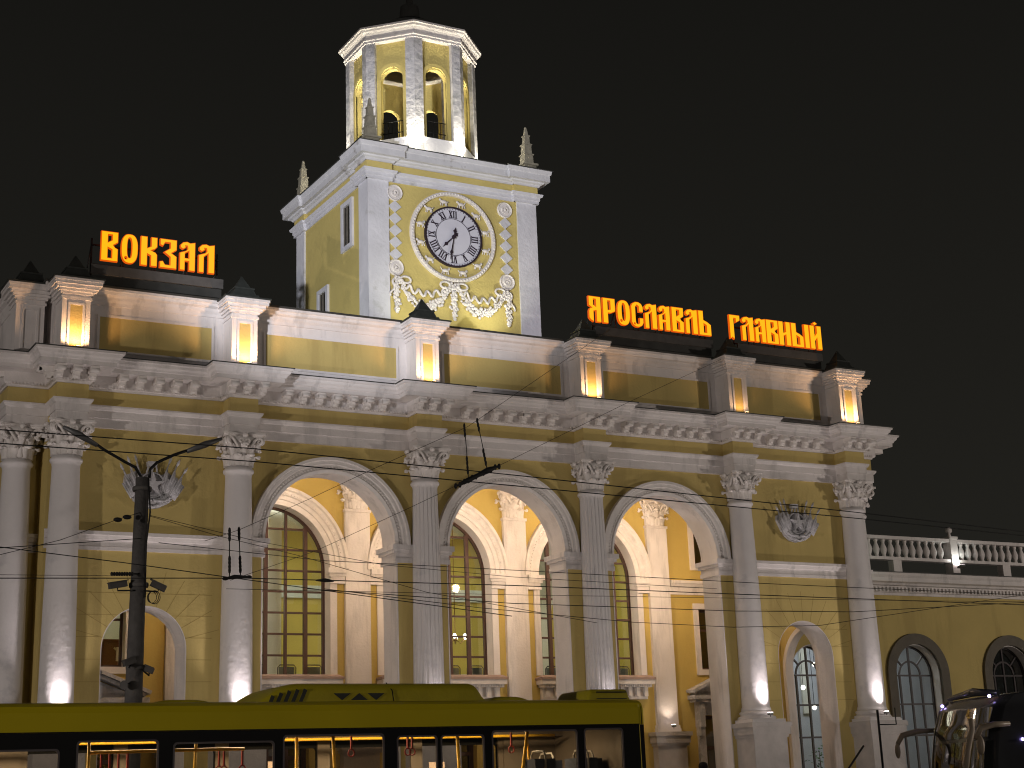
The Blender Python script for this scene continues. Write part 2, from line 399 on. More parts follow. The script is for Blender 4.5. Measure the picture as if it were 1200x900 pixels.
def corinthian(z0, z1, r0, hw, half=False):
    """Corinthian capital mesh centred on the origin"""
    b = MB(); H = z1-z0
    b.lathe([(r0*.96, z0), (r0*1.0, z0+.3*H), (r0*1.12, z0+.6*H), (r0*1.45, z0+.88*H)], n=20)
    def leaf(ang, zb, h, wd, out, thick=.02):
        n = 7; rows = []
        for i in range(n+1):
            t = i/n
            zz = zb+h*(math.sin(min(t, .85)/.85*PI/2) if t <= .85 else 1-(t-.85)*1.3)
            rad = r0*1.03+out*(t**2.2)+(.02 if t > .8 else 0)
            ww = wd*(.75+.55*math.sin(t*PI*.9))*(1-.55*max(0, t-.7)/.3)*(1+.16*math.cos(i*PI))
            rows.append((zz, rad, ww))
        g_ = []
        for zz, rad, ww in rows:
            row = []
            for j, q in enumerate((-1, -.5, 0, .5, 1)):
                rr = rad+(.028 if j % 2 == 0 and j != 2 else 0)*(-1)+(.02 if j == 2 else 0)
                a_ = ang+q*ww/max(rad, .1)/2
                row.append(b.v((rr*math.cos(a_), rr*math.sin(a_), zz)))
            g_.append(row)
        g2 = []
        for (zz, rad, ww), row in zip(rows, g_):
            g2.append([b.v((v.co.x*(1-thick/rad*1.6), v.co.y*(1-thick/rad*1.6), v.co.z-.012)) for v in row])
        for i in range(n):
            for j in range(4):
                b.f([g_[i][j], g_[i][j+1], g_[i+1][j+1], g_[i+1][j]], True)
                b.f([g2[i][j+1], g2[i][j], g2[i+1][j], g2[i+1][j+1]], True)
            for j in (0, 4):
                b.f([g_[i][j], g_[i+1][j], g2[i+1][j], g2[i][j]])
        b.f([g_[n][j] for j in range(5)]+[g2[n][j] for j in range(4, -1, -1)])
        # curled tip
        zz, rad, ww = rows[-2]
        c_ = Vector(((rad+.015)*math.cos(ang), (rad+.015)*math.sin(ang), zz-.01))
        tn = Vector((-math.sin(ang), math.cos(ang), 0))
        b.tube([c_-tn*ww*.42, c_, c_+tn*ww*.42], [.022, .05, .022], 6)
    for k in range(8): leaf(PI/8+k*PI/4, z0, H*.34, .20, .15)
    for k in range(8): leaf(k*PI/4, z0+.02, H*.64, .20, .22)
    # corner volutes and centre scrolls
    for k in range(4):
        a_ = PI/4+k*PI/2; d = Vector((math.cos(a_), math.sin(a_), 0)); q = hw*math.sqrt(2)*.80
        for side in (-1, 1):
            tn = Vector((-math.sin(a_), math.cos(a_), 0))*side
            pts = []; rr = []
            for i in range(26):
                t = i/25
                if t < .4:
                    u_ = t/.4; pts.append(d*(r0*1.12+(q-.06-r0*1.12)*u_)+tn*(.17*(1-u_)+.03)+Vector((0,0,z0+H*(.50+.36*math.sin(u_*PI/2)))))
                else:
                    u_ = (t-.4)/.6; th = PI/2-u_*2.1*PI; rad = .085*(1-u_*.75)
                    pts.append(d*(q-.05+rad*math.cos(th))+tn*.03+Vector((0,0,z0+H*.86-.085+rad*math.sin(th))))
                rr.append(.038 if t < .7 else .028)
            b.tube(pts, rr, 6)
        a_ = k*PI/2; d = Vector((math.cos(a_), math.sin(a_), 0)); tn = Vector((-math.sin(a_), math.cos(a_), 0))
        for side in (-1, 1):
            pts = []
            for i in range(16):
                t = i/15; th = t*1.7*PI; rad = .07*(1-t*.65)
                pts.append(d*(r0*1.28)+tn*side*(.085-rad*math.cos(th)*.9)+Vector((0,0,z0+H*.76+rad*math.sin(th))))
            b.tube(pts, .028, 5)
        b.ball(tuple(d*(hw*.86)+Vector((0,0,z0+H*.93))), .075, 8, (1,1,.9))
    # abacus with hollow sides
    for (za, zb_, gr) in ((z0+H*.88, z0+H*.94, .93), (z0+H*.94, z1, 1.0)):
        ring = []
        for k in range(4):
            a0 = -PI/4+k*PI/2+0; c0 = Vector((math.cos(a0), math.sin(a0), 0))*hw*math.sqrt(2)*gr; c1 = Vector((math.cos(a0+PI/2), math.sin(a0+PI/2), 0))*hw*math.sqrt(2)*gr
            tn = (c1-c0).normalized(); inn = -(c0+c1).normalized()
            ring.append(c0+tn*.07)
            for i in range(1, 8):
                t = i/8; ring.append(c0+(c1-c0)*(.06+.88*t)+inn*(.14*math.sin(PI*t)))
            ring.append(c1-tn*.07)
        lo = [b.v((p.x, p.y, za)) for p in ring]; hi = [b.v((p.x, p.y, zb_)) for p in ring]
        for i in range(len(ring)): b.f([lo[i], lo[(i+1)%len(ring)], hi[(i+1)%len(ring)], hi[i]])
        cl = b.v((0,0,za)); ch = b.v((0,0,zb_))
        for i in range(len(ring)): b.f([cl, lo[(i+1)%len(ring)], lo[i]]); b.f([ch, hi[i], hi[(i+1)%len(ring)]])
    return b
def copy_obj(o, parent, loc):
    c = o.copy(); COL.objects.link(c); c.parent = parent; c.location = loc; return c

PED_T, BASE_T, SH_T, CAP_T = 3.42, 3.74, 9.60, 10.38
def shaft_mesh(flutes):
    b = MB()
    n = 240 if flutes else 40
    rf = None
    if flutes:
        def rf(a, z):
            if z < 3.95 or z > 9.38: return 1
            return 1-.085*max(0, math.sin(a*20))**.6
    prof = [(.42, BASE_T-.0), (.40, BASE_T+.1)] + [(.385-.07*(t**1.6), BASE_T+.12+t*5.5) for t in [i/14 for i in range(15)]] + [(.33, 9.44), (.36, 9.46), (.375, 9.50), (.36, 9.54), (.33, 9.56), (.33, SH_T)]
    if flutes: prof = prof[:3]+[(.384, 3.951)]+prof[3:]
    b.lathe(prof, n=n, rfun=rf)
    return b
sm = shaft_mesh(False).build('column', 'white_column', ST)
fm = shaft_mesh(True).build('column', 'white_column', ST)
capm = corinthian(SH_T, CAP_T, .33, .55).build('capital', 'white_carved', sm)
b = MB(); b.lathe([(.52, PED_T+.09), (.54, PED_T+.13), (.52, PED_T+.17), (.46, PED_T+.19), (.44, PED_T+.22), (.475, PED_T+.25), (.475, PED_T+.29), (.42, BASE_T)], n=32); b.box(-.56, .56, -.56, .56, PED_T, PED_T+.09)
basem = b.build('base', 'white_column', sm)
b = MB(); b.box(-.56, .56, -.56, .56, FLOOR-.05, 3.02)
for d, z0, z1 in ((.61, FLOOR-.04, 1.0), (.59, 1.0, 1.06), (.60, 3.02, 3.10), (.64, 3.10, 3.30), (.68, 3.30, PED_T)): b.box(-d, d, -d, d, z0, z1)
pedm = b.build('pedestal', 'pedestal_stone', sm)
cols = []
for i, (x, y) in enumerate([(-12.58, .78)]+[(x, 0) for x in CX]+[(12.38, .78)]):
    if i == 0: o = sm
    elif i == 3: o = fm
    else: o = (fm if i == 4 else sm).copy(); COL.objects.link(o); o.parent = ST
    o.location = (x, y, 0); cols.append(o)
    if o is not sm:
        for q in (capm, basem, pedm): copy_obj(q, o, (0, 0, 0))

# inner pilasters
pb = MB(); pb.box(-.37, .37, -.12, .0, PED_T+.2, SH_T); pb.box(-.42, .42, -.17, .0, PED_T, PED_T+.1); pb.box(-.40, .40, -.15, .0, PED_T+.1, PED_T+.2); pb.box(-.40, .40, -.15, 0, SH_T-.08, SH_T)
pil0 = pb.build('pilaster', 'white_plaster', ST)
b = corinthian(SH_T, CAP_T, .33, .50)
for v in b.b.verts: v.co.y = v.co.y*.42-.02
capp = b.build('capital', 'white_carved', pil0)
b = MB(); b.box(-.52, .52, -.26, 0, FLOOR, 3.02)
for d, z0, z1 in ((.05, FLOOR, 1.0), (.05, 3.02, 3.1), (.09, 3.1, 3.3), (.14, 3.3, PED_T)): b.box(-.52-d, .52+d, -.26-d, 0, z0, z1)
pedp = b.build('pedestal', 'pedestal_stone', pil0)
for i, x in enumerate([-7.5, -2.5, 2.5, 7.5]):
    o = pil0 if i == 0 else pil0.copy()
    if i: COL.objects.link(o); o.parent = ST
    o.location = (x, 4.45, 0)
    if i:
        for q in (capp, pedp): copy_obj(q, o, (0, 0, 0))
# loggia ceiling, floor, roof
b = MB(); b.box(-12.0, 12.0, WB, 4.45, 10.5, 10.7); b.build('loggia_ceiling', 'white_plaster', ST)
b = MB(); b.box(-12.83, 12.83, -.9, 4.449, .13, FLOOR)
for k in range(3): b.box(-12.9-.3*k, 12.9+.3*k, -1.2-.3*k, -.9-.3*k+.001, .122, FLOOR-.13*(k+1))
b.build('plinth', 'grey_stone', ST)

# tall loggia windows with archivolts
def big_window(c):
    y = 4.86
    # mullion grid clipped to the arch
    fr = MB(); R = 1.74
    fr.arch_strip(c, R-.10, 5.02, 7.94, y-.05, y+.05, .098)
    fr.box(c-R+.1, c+R-.1, y-.05, y+.05, 5.02, 5.12)
    for k, x in enumerate([-1.146, -.573, 0, .573, 1.146]):
        th = .055 if k % 2 == 0 else .035
        zt = 7.94+math.sqrt((R-.1)**2-x*x)
        fr.box(c+x-th, c+x+th, y-.045, y+.045, 5.12, zt)
    z = 5.62
    while z < 9.55:
        hw = R-.1 if z < 7.94 else math.sqrt(max(0, (R-.1)**2-(z-7.94)**2))
        xs_ = [-hw, -1.146, -.573, 0, .573, 1.146, hw]
        xs_ = [q for q in xs_ if -hw <= q <= hw]
        for a, d in zip(xs_, xs_[1:]):
            if d-a > .12: fr.box(c+a+(.0 if a == -hw else .056), c+d-(.0 if d == hw else .056), y-.03, y+.03, z-.026, z+.026)
        z += .57
    f = fr.build('window', 'brown_frame', ST)
    plate('pane', [archloop(c, R-.06, 5.06, 7.94)], y+.002, y+.008, 'window_glass', f)
    b = MB(); b.box(c-1.95, c+1.95, 4.02, 4.449, 4.93, 5.0); b.frustum(c, 4.23, 5.0, 5.06, 1.93, 1.80, .21, .12); s1 = b.build('sill', 'sill_brown', f)
    b = MB()
    b.box(c-1.92, c+1.92, 4.05, 4.449, 4.80, 4.928); b.box(c-1.86, c+1.86, 4.12, 4.449, 4.72, 4.80)
    for k in range(46): b.box(c-1.84+k*.08, c-1.80+k*.08, 4.09, 4.12, 4.735, 4.79)
    for k in range(13): b.box(c-1.72+k*.28, c-1.60+k*.28, 4.20, 4.449, 4.46, 4.72)
    b.box(c-1.80, c+1.80, 4.30, 4.449, 4.38, 4.72)
    b.build('sill_cornice', 'white_carved', f)
    b = MB(); b.arch_strip(c, 1.70, 5.062, 7.94, 4.437, 4.80, .035); b.build('reveal', 'white_plaster', f)
    b = MB(); P = [(-.02, -.01), (-.02, .04), (.12, .04), (.14, .08), (.24, .08), (.27, .12), (.38, .12), (.42, .17), (.50, .17), (.50, -.01)]
    b.arc(c, 7.94, 1.72, P, 4.45, 48)
    for i in range(64):
        t = PI*(i+.5)/64; b.ball((c+2.03*math.cos(t), 4.34, 7.94+2.03*math.sin(t)), .03, 6)
    b.build('archivolt', 'white_carved', f)
    for s_ in (-1, 1):
        b = MB()
        for (d, z0, z1) in ((.03, 7.52, 7.60), (.01, 7.60, 7.72), (.06, 7.72, 7.80), (.11, 7.80, 7.94)):
            xa, xb = sorted((c+s_*(1.70-d), c+s_*(2.12)))
            b.box(xa, xb, 4.44-.08-d, 4.449, z0, z1)
        xa, xb = sorted((c+s_*1.70, c+s_*1.90)); b.box(xa, xb, 4.40, 4.449, 5.07, 7.52)
        b.build('impost', 'white_plaster', f)
for c in (-5, 0, 5): big_window(c)
def small_window(c, z0, z1, extra=None):
    fr = MB(); y = 4.72
    hw = .70
    fr.box(c-hw, c-hw+.07, y-.04, y+.04, z0, z1); fr.box(c+hw-.07, c+hw, y-.04, y+.04, z0, z1)
    fr.box(c-hw+.07, c+hw-.07, y-.04, y+.04, z0, z0+.08); fr.box(c-hw+.07, c+hw-.07, y-.04, y+.04, z1-.08, z1)
    fr.box(c-.03, c+.03, y-.035, y+.035, z0+.08, z1-.08); zz = z0+(z1-z0)*.66; fr.box(c-hw+.07, c-.03, y-.035, y+.035, zz-.03, zz+.03); fr.box(c+.03, c+hw-.07, y-.035, y+.035, zz-.03, zz+.03)
    f = fr.build('window', 'brown_frame', ST)
    b = MB(); b.box(c-hw+.03, c+hw-.03, y+.001, y+.006, z0+.03, z1-.03); b.build('pane', 'dark_glass' if extra is None else 'window_glass', f)
    b = MB()
    for (xa, xb, za, zb_) in ((c-hw-.16, c-hw+.01, z0-.16, z1+.16), (c+hw-.01, c+hw+.16, z0-.16, z1+.16), (c-hw+.01, c+hw-.01, z0-.16, z0+.01), (c-hw+.01, c+hw-.01, z1-.01, z1+.16)):
        b.box(xa, xb, 4.38, 4.449, za, zb_)
    b.box(c-hw-.012, c-hw+.008, 4.449, 4.69, z0, z1); b.box(c+hw-.008, c+hw+.012, 4.449, 4.69, z0, z1)
    b.box(c-hw, c+hw, 4.449, 4.69, z0-.012, z0+.012)
    b.build('architrave', 'white_plaster', f)
for c in (-9.6, 9.6):
    small_window(c, 8.45, 9.95); small_window(c, 5.25, 7.1, 'lit' if c < 0 else None)
    # door with pediment
    d = MB(); d.box(c-.75, c-.66, 4.68, 4.76, FLOOR, 3.9); d.box(c+.66, c+.75, 4.68, 4.76, FLOOR, 3.9); d.box(c-.66, c+.66, 4.68, 4.76, 3.8, 3.9)
    d.box(c-.04, c+.04, 4.68, 4.76, FLOOR, 3.8); d.box(c-.66, c-.04, 4.69, 4.75, 2.9, 3.0); d.box(c+.04, c+.66, 4.69, 4.75, 2.9, 3.0)
    d = d.build('door', 'brown_frame', ST)
    b = MB(); b.box(c-.70, c+.70, 4.765, 4.77, FLOOR, 3.85); b.build('pane', 'dark_glass', d)
    b = MB()
    for s_ in (-1, 1):
        xa, xb = sorted((c+s_*.76, c+s_*1.0)); b.box(xa, xb, 4.34, 4.449, FLOOR, 3.9)
        xa, xb = sorted((c+s_*.86, c+s_*1.04)); b.box(xa, xb, 4.16, 4.449, 3.55, 4.28); b.box(xa+.02, xb-.02, 4.20, 4.449, 3.3, 3.55)
        R_ = Matrix.Rotation(s_*math.atan2(.52, 1.3), 3, 'Y')
        b.cbox((c+s_*.64, 4.235, 4.86), (1.42, .43, .09), R_); 
        b.cbox((c+s_*.60, 4.28, 4.77), (1.26, .34, .09), R_)
    b.box(c-1.02, c+1.02, 4.36, 4.449, 3.9, 4.28); b.box(c-1.2, c+1.2, 4.1, 4.449, 4.28, 4.36); b.box(c-1.27, c+1.27, 4.05, 4.449, 4.36, 4.48)
    v = [b.v(q) for q in ((c-1.15, 4.36, 4.48), (c+1.15, 4.36, 4.48), (c, 4.36, 4.92), (c-1.15, 4.449, 4.48), (c+1.15, 4.449, 4.48), (c, 4.449, 4.92))]
    b.f([v[0], v[1], v[2]]); b.f([v[3], v[5], v[4]]); b.f([v[0], v[2], v[5], v[3]]); b.f([v[1], v[4], v[5], v[2]])
    b.build('pediment', 'grey_pilaster', d)
for c in (-5, 0, 5):
    d = MB()
    for x in (-1.1, -.6, -.05, .5, 1.0): d.box(c+x, c+x+.1, 4.68, 4.76, FLOOR, 3.9)
    for z in (2.9, 3.8): 
        for x in (-1.0, -.5, .05, .6): d.box(c+x, c+x+(.4 if x < 0 and x > -.9 or x > .5 else .45)-.002, 4.69, 4.75, z, z+.1)
    d = d.build('door', 'brown_frame', ST)
    b = MB(); b.box(c-1.05, c+1.05, 4.765, 4.77, FLOOR, 3.85); b.build('pane', 'dark_glass', d)

# entablature
RH = .36; EY = .14
path = [(-12.94, 14.4), (-12.94, .42), (-12.0, .42), (-12.0, -.36)]
for i, x in enumerate(CX):
    if i > 0: path += [(x-RH, EY), (x-RH, -.36)]
    if i < 5: path += [(x+RH, -.36), (x+RH, EY)]
path[3] = (CX[0]-RH, -.36); path[2] = (CX[0]-RH, .42)
path += [(CX[5]+RH, -.36), (CX[5]+RH, .42), (12.94, .42), (12.94, 14.4)]
b = MB(); b.sweep(path, [(-.5, 10.385), (0, 10.385), (0, 10.60), (.03, 10.605), (.03, 10.78), (.06, 10.80), (.10, 10.86), (.10, 10.90), (-.5, 10.90)])
ent = b.build('entablature', 'white_plaster', ST)
b = MB(); b.sweep(path, [(-.52, 10.90), (.0, 10.90), (.0, 11.26), (-.52, 11.26)]); b.build('frieze', 'yellow_plaster', ent)
b = MB(); b.sweep(path, [(-.5, 11.262), (.04, 11.262), (.05, 11.30), (.10, 11.32), (.12, 11.36), (.12, 11.60), (.14, 11.60), (.50, 11.60), (.50, 11.70), (.53, 11.71), (.55, 11.76), (.60, 11.80), (.62, 11.86), (.66, 11.88), (.66, 11.93), (-.5, 11.93)])
for i in range(len(path)-1):        # small bead row under the modillions
    a, c = Vector(path[i]), Vector(path[i+1]); L = (c-a).length
    if L < .2 or (c-a).y != 0 and L > 5: continue
    d = (c-a)/L; n = Vector((d.y, -d.x)); k = max(1, int(L/.075))
    for j in range(k):
        p = a+d*(L*(j+.5)/k)+n*.125
        b.cbox((p.x, p.y, 11.335), (.036, .036, .05))
b.build('cornice', 'white_plaster', ent)
b = MB()
b.box(0, .34, -.10, .10, -.065, .065); b.box(.0, .20, -.075, .075, -.155, -.066)
b.tube([(.33, -.10, -.03), (.33, .10, -.03)], .055, 8); b.tube([(.10, -.08, -.16), (.10, .08, -.16)], .055, 8)
mod0 = b.build('modillion', 'white_carved', ent); used_mod = False
side_mod = MB()
for i in range(len(path)-1):
    a, c = Vector(path[i]), Vector(path[i+1]); L = (c-a).length
    d = (c-a)/L; n = Vector((d.y, -d.x))
    def turn(j):
        if j <= 0 or j >= len(path)-1: return 0
        e = (Vector(path[j])-Vector(path[j-1])).normalized(); f_ = (Vector(path[j+1])-Vector(path[j])).normalized()
        return e.x*f_.y-e.y*f_.x
    s0 = -.22 if turn(i) > 0 else .62; s1 = -.22 if turn(i+1) > 0 else .62
    L2 = L-s0-s1
    if L2 < .15 or (L < 1 and abs((c-a).x) > .8): continue
    k = max(1, round(L2/.45)); ang = math.atan2(n.y, n.x)
    for j in range(k):
        p = a+d*(s0+L2*(j+.5)/k)+n*.115
        if L > 6:
            q_ = Matrix.Rotation(ang, 3, 'Z'); side_mod.cbox((p.x+n.x*.17, p.y+n.y*.17, 11.53), (.34, .20, .13), q_); continue
        o = mod0 if not used_mod else mod0.copy()
        if used_mod: COL.objects.link(o); o.parent = ent
        used_mod = True; o.location = (p.x, p.y, 11.53); o.rotation_euler = (0, 0, ang)
o = side_mod.build('modillion_row', 'white_carved', ent); o['kind'] = 'stuff'

b = MB(); b.sweep(path, [(-.45, 11.931), (.69, 11.931), (.69, 11.95), (-.45, 12.02)]); b.build('cornice_flashing', 'roof_metal', ent)

# parapet
PF = .30; PT = 13.72
ppath = [(-12.70, 14.2), (-12.70, PF+.72), (-12.0, PF+.72), (-12.0, PF), (12.0, PF), (12.0, PF+.72), (12.70, PF+.72), (12.70, 14.2)]
b = MB(); b.sweep(ppath, [(-.4, 11.95), (.0, 11.95), (0, 13.42), (.03, 13.43), (.05, 13.50), (.10, 13.56), (.12, 13.62), (.20, 13.66), (.22, 13.72), (.26, 13.74), (.26, 13.80), (-.4, 13.84)])
par = b.build('parapet', 'white_plaster', ST)
b = MB(); b.sweep(ppath, [(-.45, 13.84), (.28, 13.802), (.30, 13.802), (.30, 13.845), (-.45, 13.93)]); b.build('parapet_flashing', 'roof_metal', par)
for i in range(5):
    x0, x1 = CX[i]+.78, CX[i+1]-.62
    if i == 0: x0, x1 = CX[0]+.72, CX[1]-.64
    b = MB(); b.box(x0, x1, PF-.012, PF+.01, 12.32, 13.14)
    pn = b.build('panel', 'yellow_plaster', par)
    b = MB()
    for (xa, xb, za, zb_) in ((x0-.06, x0, 12.26, 13.20), (x1, x1+.06, 12.26, 13.20), (x0, x1, 12.26, 12.32), (x0, x1, 13.14, 13.20)): b.box(xa, xb, PF-.03, PF+.01, za, zb_)
    b.build('panel_frame', 'white_plaster', par)
# parapet piers with stepped metal pyramids
PFY = -.33
pr = MB()
hw = .33
pr.box(-hw, hw, 0, .64, 11.96, 13.42)
for d, z0, z1 in ((.03, 13.30, 13.36), (.05, 13.42, 13.48), (.10, 13.48, 13.54), (.16, 13.54, 13.62), (.22, 13.62, 13.70), (.24, 13.70, 13.76)): pr.box(-hw-d, hw+d, -d, .64+d if d < .1 else .7, z0, z1)
# recessed panel border
for (xa, xb, za, zb_) in ((-.20, -.145, 12.06, 13.22), (.145, .20, 12.06, 13.22), (-.145, .145, 13.165, 13.22), (-.145, .145, 12.06, 12.115)): pr.box(xa, xb, -.03, .0, za, zb_)
pr0 = pr.build('pier', 'white_plaster', par)
b = MB(); b.box(-.145, .145, -.008, .005, 12.115, 13.165); pp0 = b.build('pier_panel', 'yellow_plaster', par)
b = MB(); b.frustum(0, .30, 13.762, 13.80, .60, .60, .56, .56); b.frustum(0, .30, 13.80, 13.92, .38, .34); b.frustum(0, .30, 13.92, 14.08, .30, .24); b.frustum(0, .30, 14.08, 14.12, .26, .26); b.frustum(0, .30, 14.12, 14.48, .20, .012)
py0 = b.build('pyramid_cap', 'cap_metal', par)
for o, lab in ((pr0, 0), (pp0, 0), (py0, 0)):
    for i, x in enumerate(CX):
        q = o if i == 0 else o.copy()
        if i: COL.objects.link(q); q.parent = par
        q.location = (x, PFY, 0)
    for sgn in (() if o is pp0 else (-1, 1)):
        q = o.copy(); COL.objects.link(q); q.parent = par; q.location = (sgn*12.52, PFY+.78, 0)
# roof slab
b = MB(); b.box(-12.6, 12.6, .5, 14.1, 11.6, 12.0); b.build('roof', 'roof_metal', ST)

# emblem reliefs: banners, star shield and laurel
def emblem(cx):
    b = MB(); y = WY
    cz = 9.13
    def pl(loop, d0, d1):
        me = plate_mesh([[(cx+a, cz+c) for a, c in loop]], y-d1, y-d0)
        bm2 = bmesh.new(); bm2.from_mesh(me); off = {}
        for v in bm2.verts: off[v.index] = b.v(v.co)
        for f in bm2.faces: b.f([off[v.index] for v in f.verts])
        bm2.free(); bpy.data.meshes.remove(me)
    pl([(0.0, -.60), (.22, -.56), (.42, -.42), (.50, -.2), (.52, .10), (.30, .22), (-.30, .22), (-.52, .10), (-.50, -.2), (-.42, -.42), (-.22, -.56)], 0, .10)
    for s_ in (-1, 1):
        for k, (x0, z0_, x1, z1_, wd) in enumerate(((.12, -.30, .40, .52, .15), (.26, -.28, .58, .46, .16), (.38, -.30, .74, .28, .16))):
            dx, dz = x1-x0, z1_-z0_; L_ = math.hypot(dx, dz); tx, tz = dx/L_, dz/L_; nx, nz = tz, -tx
            # spear shaft and head, then the furled banner hanging from it in folds
            y_ = y-.11-.045*k
            b.tube([(cx+s_*x0, y_, cz+z0_), (cx+s_*x1, y_-.05, cz+z1_)], .016, 6)
            b.tube([(cx+s_*(x1-tx*.04), y_-.05, cz+z1_-tz*.04), (cx+s_*(x1+tx*.05), y_-.06, cz+z1_+tz*.05), (cx+s_*(x1+tx*.15), y_-.07, cz+z1_+tz*.15)], [.018, .036, .003], 6)
            for q in range(5):
                o1 = .015+q*wd/4
                top_ = .90-.10*q; bot_ = .10-.03*q
                p0_ = (x0+dx*top_+nx*o1*.5, z0_+dz*top_+nz*o1); p1_ = (x0+dx*.55+nx*o1*1.0, z0_+dz*.55-.02*q); p2_ = (x0+dx*bot_+nx*o1*.9, z0_+dz*bot_-.05-.01*q)
                b.tube([(cx+s_*p0_[0], y_-.02, cz+p0_[1]), (cx+s_*p1_[0], y_-.05-.02*(q % 2), cz+p1_[1]), (cx+s_*p2_[0], y_-.03, cz+p2_[1])], [.012, .030, .026], 6)
        pl([(s_*.10, -.40), (s_*.50, -.30), (s_*.66, .02), (s_*.64, .16), (s_*.50, .22), (s_*.36, .30), (s_*.20, .18)], .0, .085)
        # laurel branch leaves
        for k in range(12):
            t = k/11; a_ = -PI/2+s_*(.15+t*1.5)
            b.ball((cx+.54*math.cos(a_), y-.16, cz-.05+.50*math.sin(a_)), .062, 8, (1.4, .6, .65))
            b.ball((cx+.44*math.cos(a_), y-.19, cz-.03+.42*math.sin(a_)), .05, 8, (.8, .6, 1.3))
        b.tube([(cx+s_*q*.5, y-.2, cz-.44+.12*q*q+.03*math.sin(9*q)) for q in (0.05, .3, .55, .8, 1.0)], .035, 6)
    star = []
    for k in range(10):
        r_ = .30 if k % 2 == 0 else .095; a_ = PI/2+k*PI/5; star.append((r_*math.cos(a_), -.05+r_*math.sin(a_)))
    pl(star, .12, .26)
    pl([(-.10, .40), (.10, .40), (.115, .52), (-.115, .52)], 0, .16)
    b.tube([(cx+.3*math.cos(t), y-.15, cz-.05+.3*math.sin(t)) for t in [i*2*PI/24 for i in range(24)]], .022, 6, True)
    b.tube([(cx-.2, y-.17, cz-.47), (cx, y-.21, cz-.58), (cx+.2, y-.17, cz-.47)], .03, 6)
    b.ball((cx, y-.16, cz-.46), .09, 8, (1.6, .7, .7))
    for sx_ in (-.06, 0, .06): b.tube([(cx+sx_*2.2, y-.1, cz+.22), (cx+sx_*1.6, y-.13, cz+.40)], .022, 6)
    b.build('relief_emblem', 'grey_pilaster', ST)
emblem(-9.58); emblem(9.58)

# ------------------------------------------------------------------ hall interior seen through the windows
b = MB(); b.box(-10.85, 10.85, 4.96, 12.4, 4.3, 4.45); hf = b.build('hall_floor', 'hall_floor', ST)
b = MB(); b.box(-10.85, 10.85, 4.96, 12.4, 10.3, 10.4); b.build('hall_ceiling', 'hall_white', ST)
b = MB(); b.box(-10.85, 10.85, 12.2, 12.4, 4.45, 10.3); b.build('hall_wall', 'hall_yellow', ST)
b = MB()
b.box(-10.85, 10.85, 12.10, 12.20, 8.15, 8.55)
b.box(-10.85, 10.85, 12.12, 12.20, 4.45, 5.75)
b.build('hall_wall_band', 'hall_blue', ST)
for x in (-10.85, 10.65):
    b = MB(); b.box(x, x+.2, 4.96, 12.1, 4.45, 10.3); b.build('hall_wall', 'hall_yellow', ST)
# arcade across the hall, seen at the left of the first window
me = plate_mesh([rect(7.6, 12.08, 4.46, 10.29), archloop(10.0, 1.5, 4.46, 7.6)], -.2, .2)
for v in me.vertices: x, y, z = v.co; v.co = (-2.6+y, x, z)
for xx in (-3.7, 7.6):
    m2 = me.copy()
    for v in m2.vertices: v.co.x += xx+2.6
    finish('hall_arcade', m2, 'hall_white', ST)
def chair(x, y, lab):
    t = thing('waiting_chair', lab, 'chair', (x, y, 4.45), 'chairs inside behind the tall windows')
    b = MB(); b.box(-.25, .25, -.22, .22, .42, .47); b.build('seat', 'chair_grey', t)
    b = MB(); b.box(-.22, .22, -.27, -.235, .52, .90); b.build('backrest', 'chair_grey', t)
    b = MB(); b.tube([(-.26, -.25, .45), (-.26, -.27, .88), (-.20, -.27, .95), (.20, -.27, .95), (.26, -.27, .88), (.26, -.25, .45)], .016, 6); b.build('back_frame', 'dark_frame', t)
    for sx_ in (-1, 1):
        for sy in (-1, 1):
            b = MB(); b.tube([(sx_*.23, sy*.2, .42), (sx_*.24, sy*.22, 0)], .014, 6); b.build('leg', 'dark_frame', t)
names = {-5: 'left', 0: 'middle', 5: 'right'}
for c in (-5, 0, 5):
    for k, x in enumerate((-.9, -.1, .75, 1.5)):
        chair(c+x, 5.45, 'grey metal-framed waiting chair, %s of four, inside the %s tall window' % (('first', 'second', 'third', 'last')[k], names[c]))
def chandelier(x, y, z, lab):
    t = thing('chandelier', lab, 'chandelier', (x, y, z), 'chandeliers in the hall')
    b = MB(); b.tube([(0, 0, 10.3-z), (0, 0, .0)], .015, 6); b.ball((0,0,0), .07, 8)
    for k in range(6):
        a_ = k*PI/3; b.tube([(0,0,0), (.18*math.cos(a_), .18*math.sin(a_), -.12), (.34*math.cos(a_), .34*math.sin(a_), .02)], .012, 5)
    b.build('frame', 'brass', t)
    for k in range(6):
        a_ = k*PI/3; b = MB(); b.ball((.34*math.cos(a_), .34*math.sin(a_), .07), .055, 8, (1,1,1.3)); b.build('lamp_bulb', 'bulb', t)
chandelier(-5.1, 7.2, 7.1, 'brass chandelier with glowing bulbs behind the left tall window')
chandelier(1.6, 6.6, 6.3, 'brass chandelier with glowing bulbs behind the middle tall window')
for x, nm in ((-8, 'left'), (-3, 'left'), (3.5, 'right'), (8.5, 'right')):
    light('hall_light', 'AREA', (x, 9.0, 10.1), 120, (1, .93, .74), (x, 9.0, 0), ST, (2.5, 3))
b = MB(); b.box(-10.64, -7.7, 7.4, 7.5, 4.46, 10.2); b.build('room_partition', 'hall_white', ST)
CABX, CABZ = -9.17, 1.62
t = thing('information_cabinet', 'dark red cabinet with a white number one inside the left upstairs window', 'cabinet', (CABX, 5.6, 4.45))
b = MB(); b.box(.0, .62, .0, .4, 0.0, CABZ-.05); b.box(-.03, .65, -.03, .43, CABZ-.05, CABZ); b.build('body', 'cabinet_red', t)
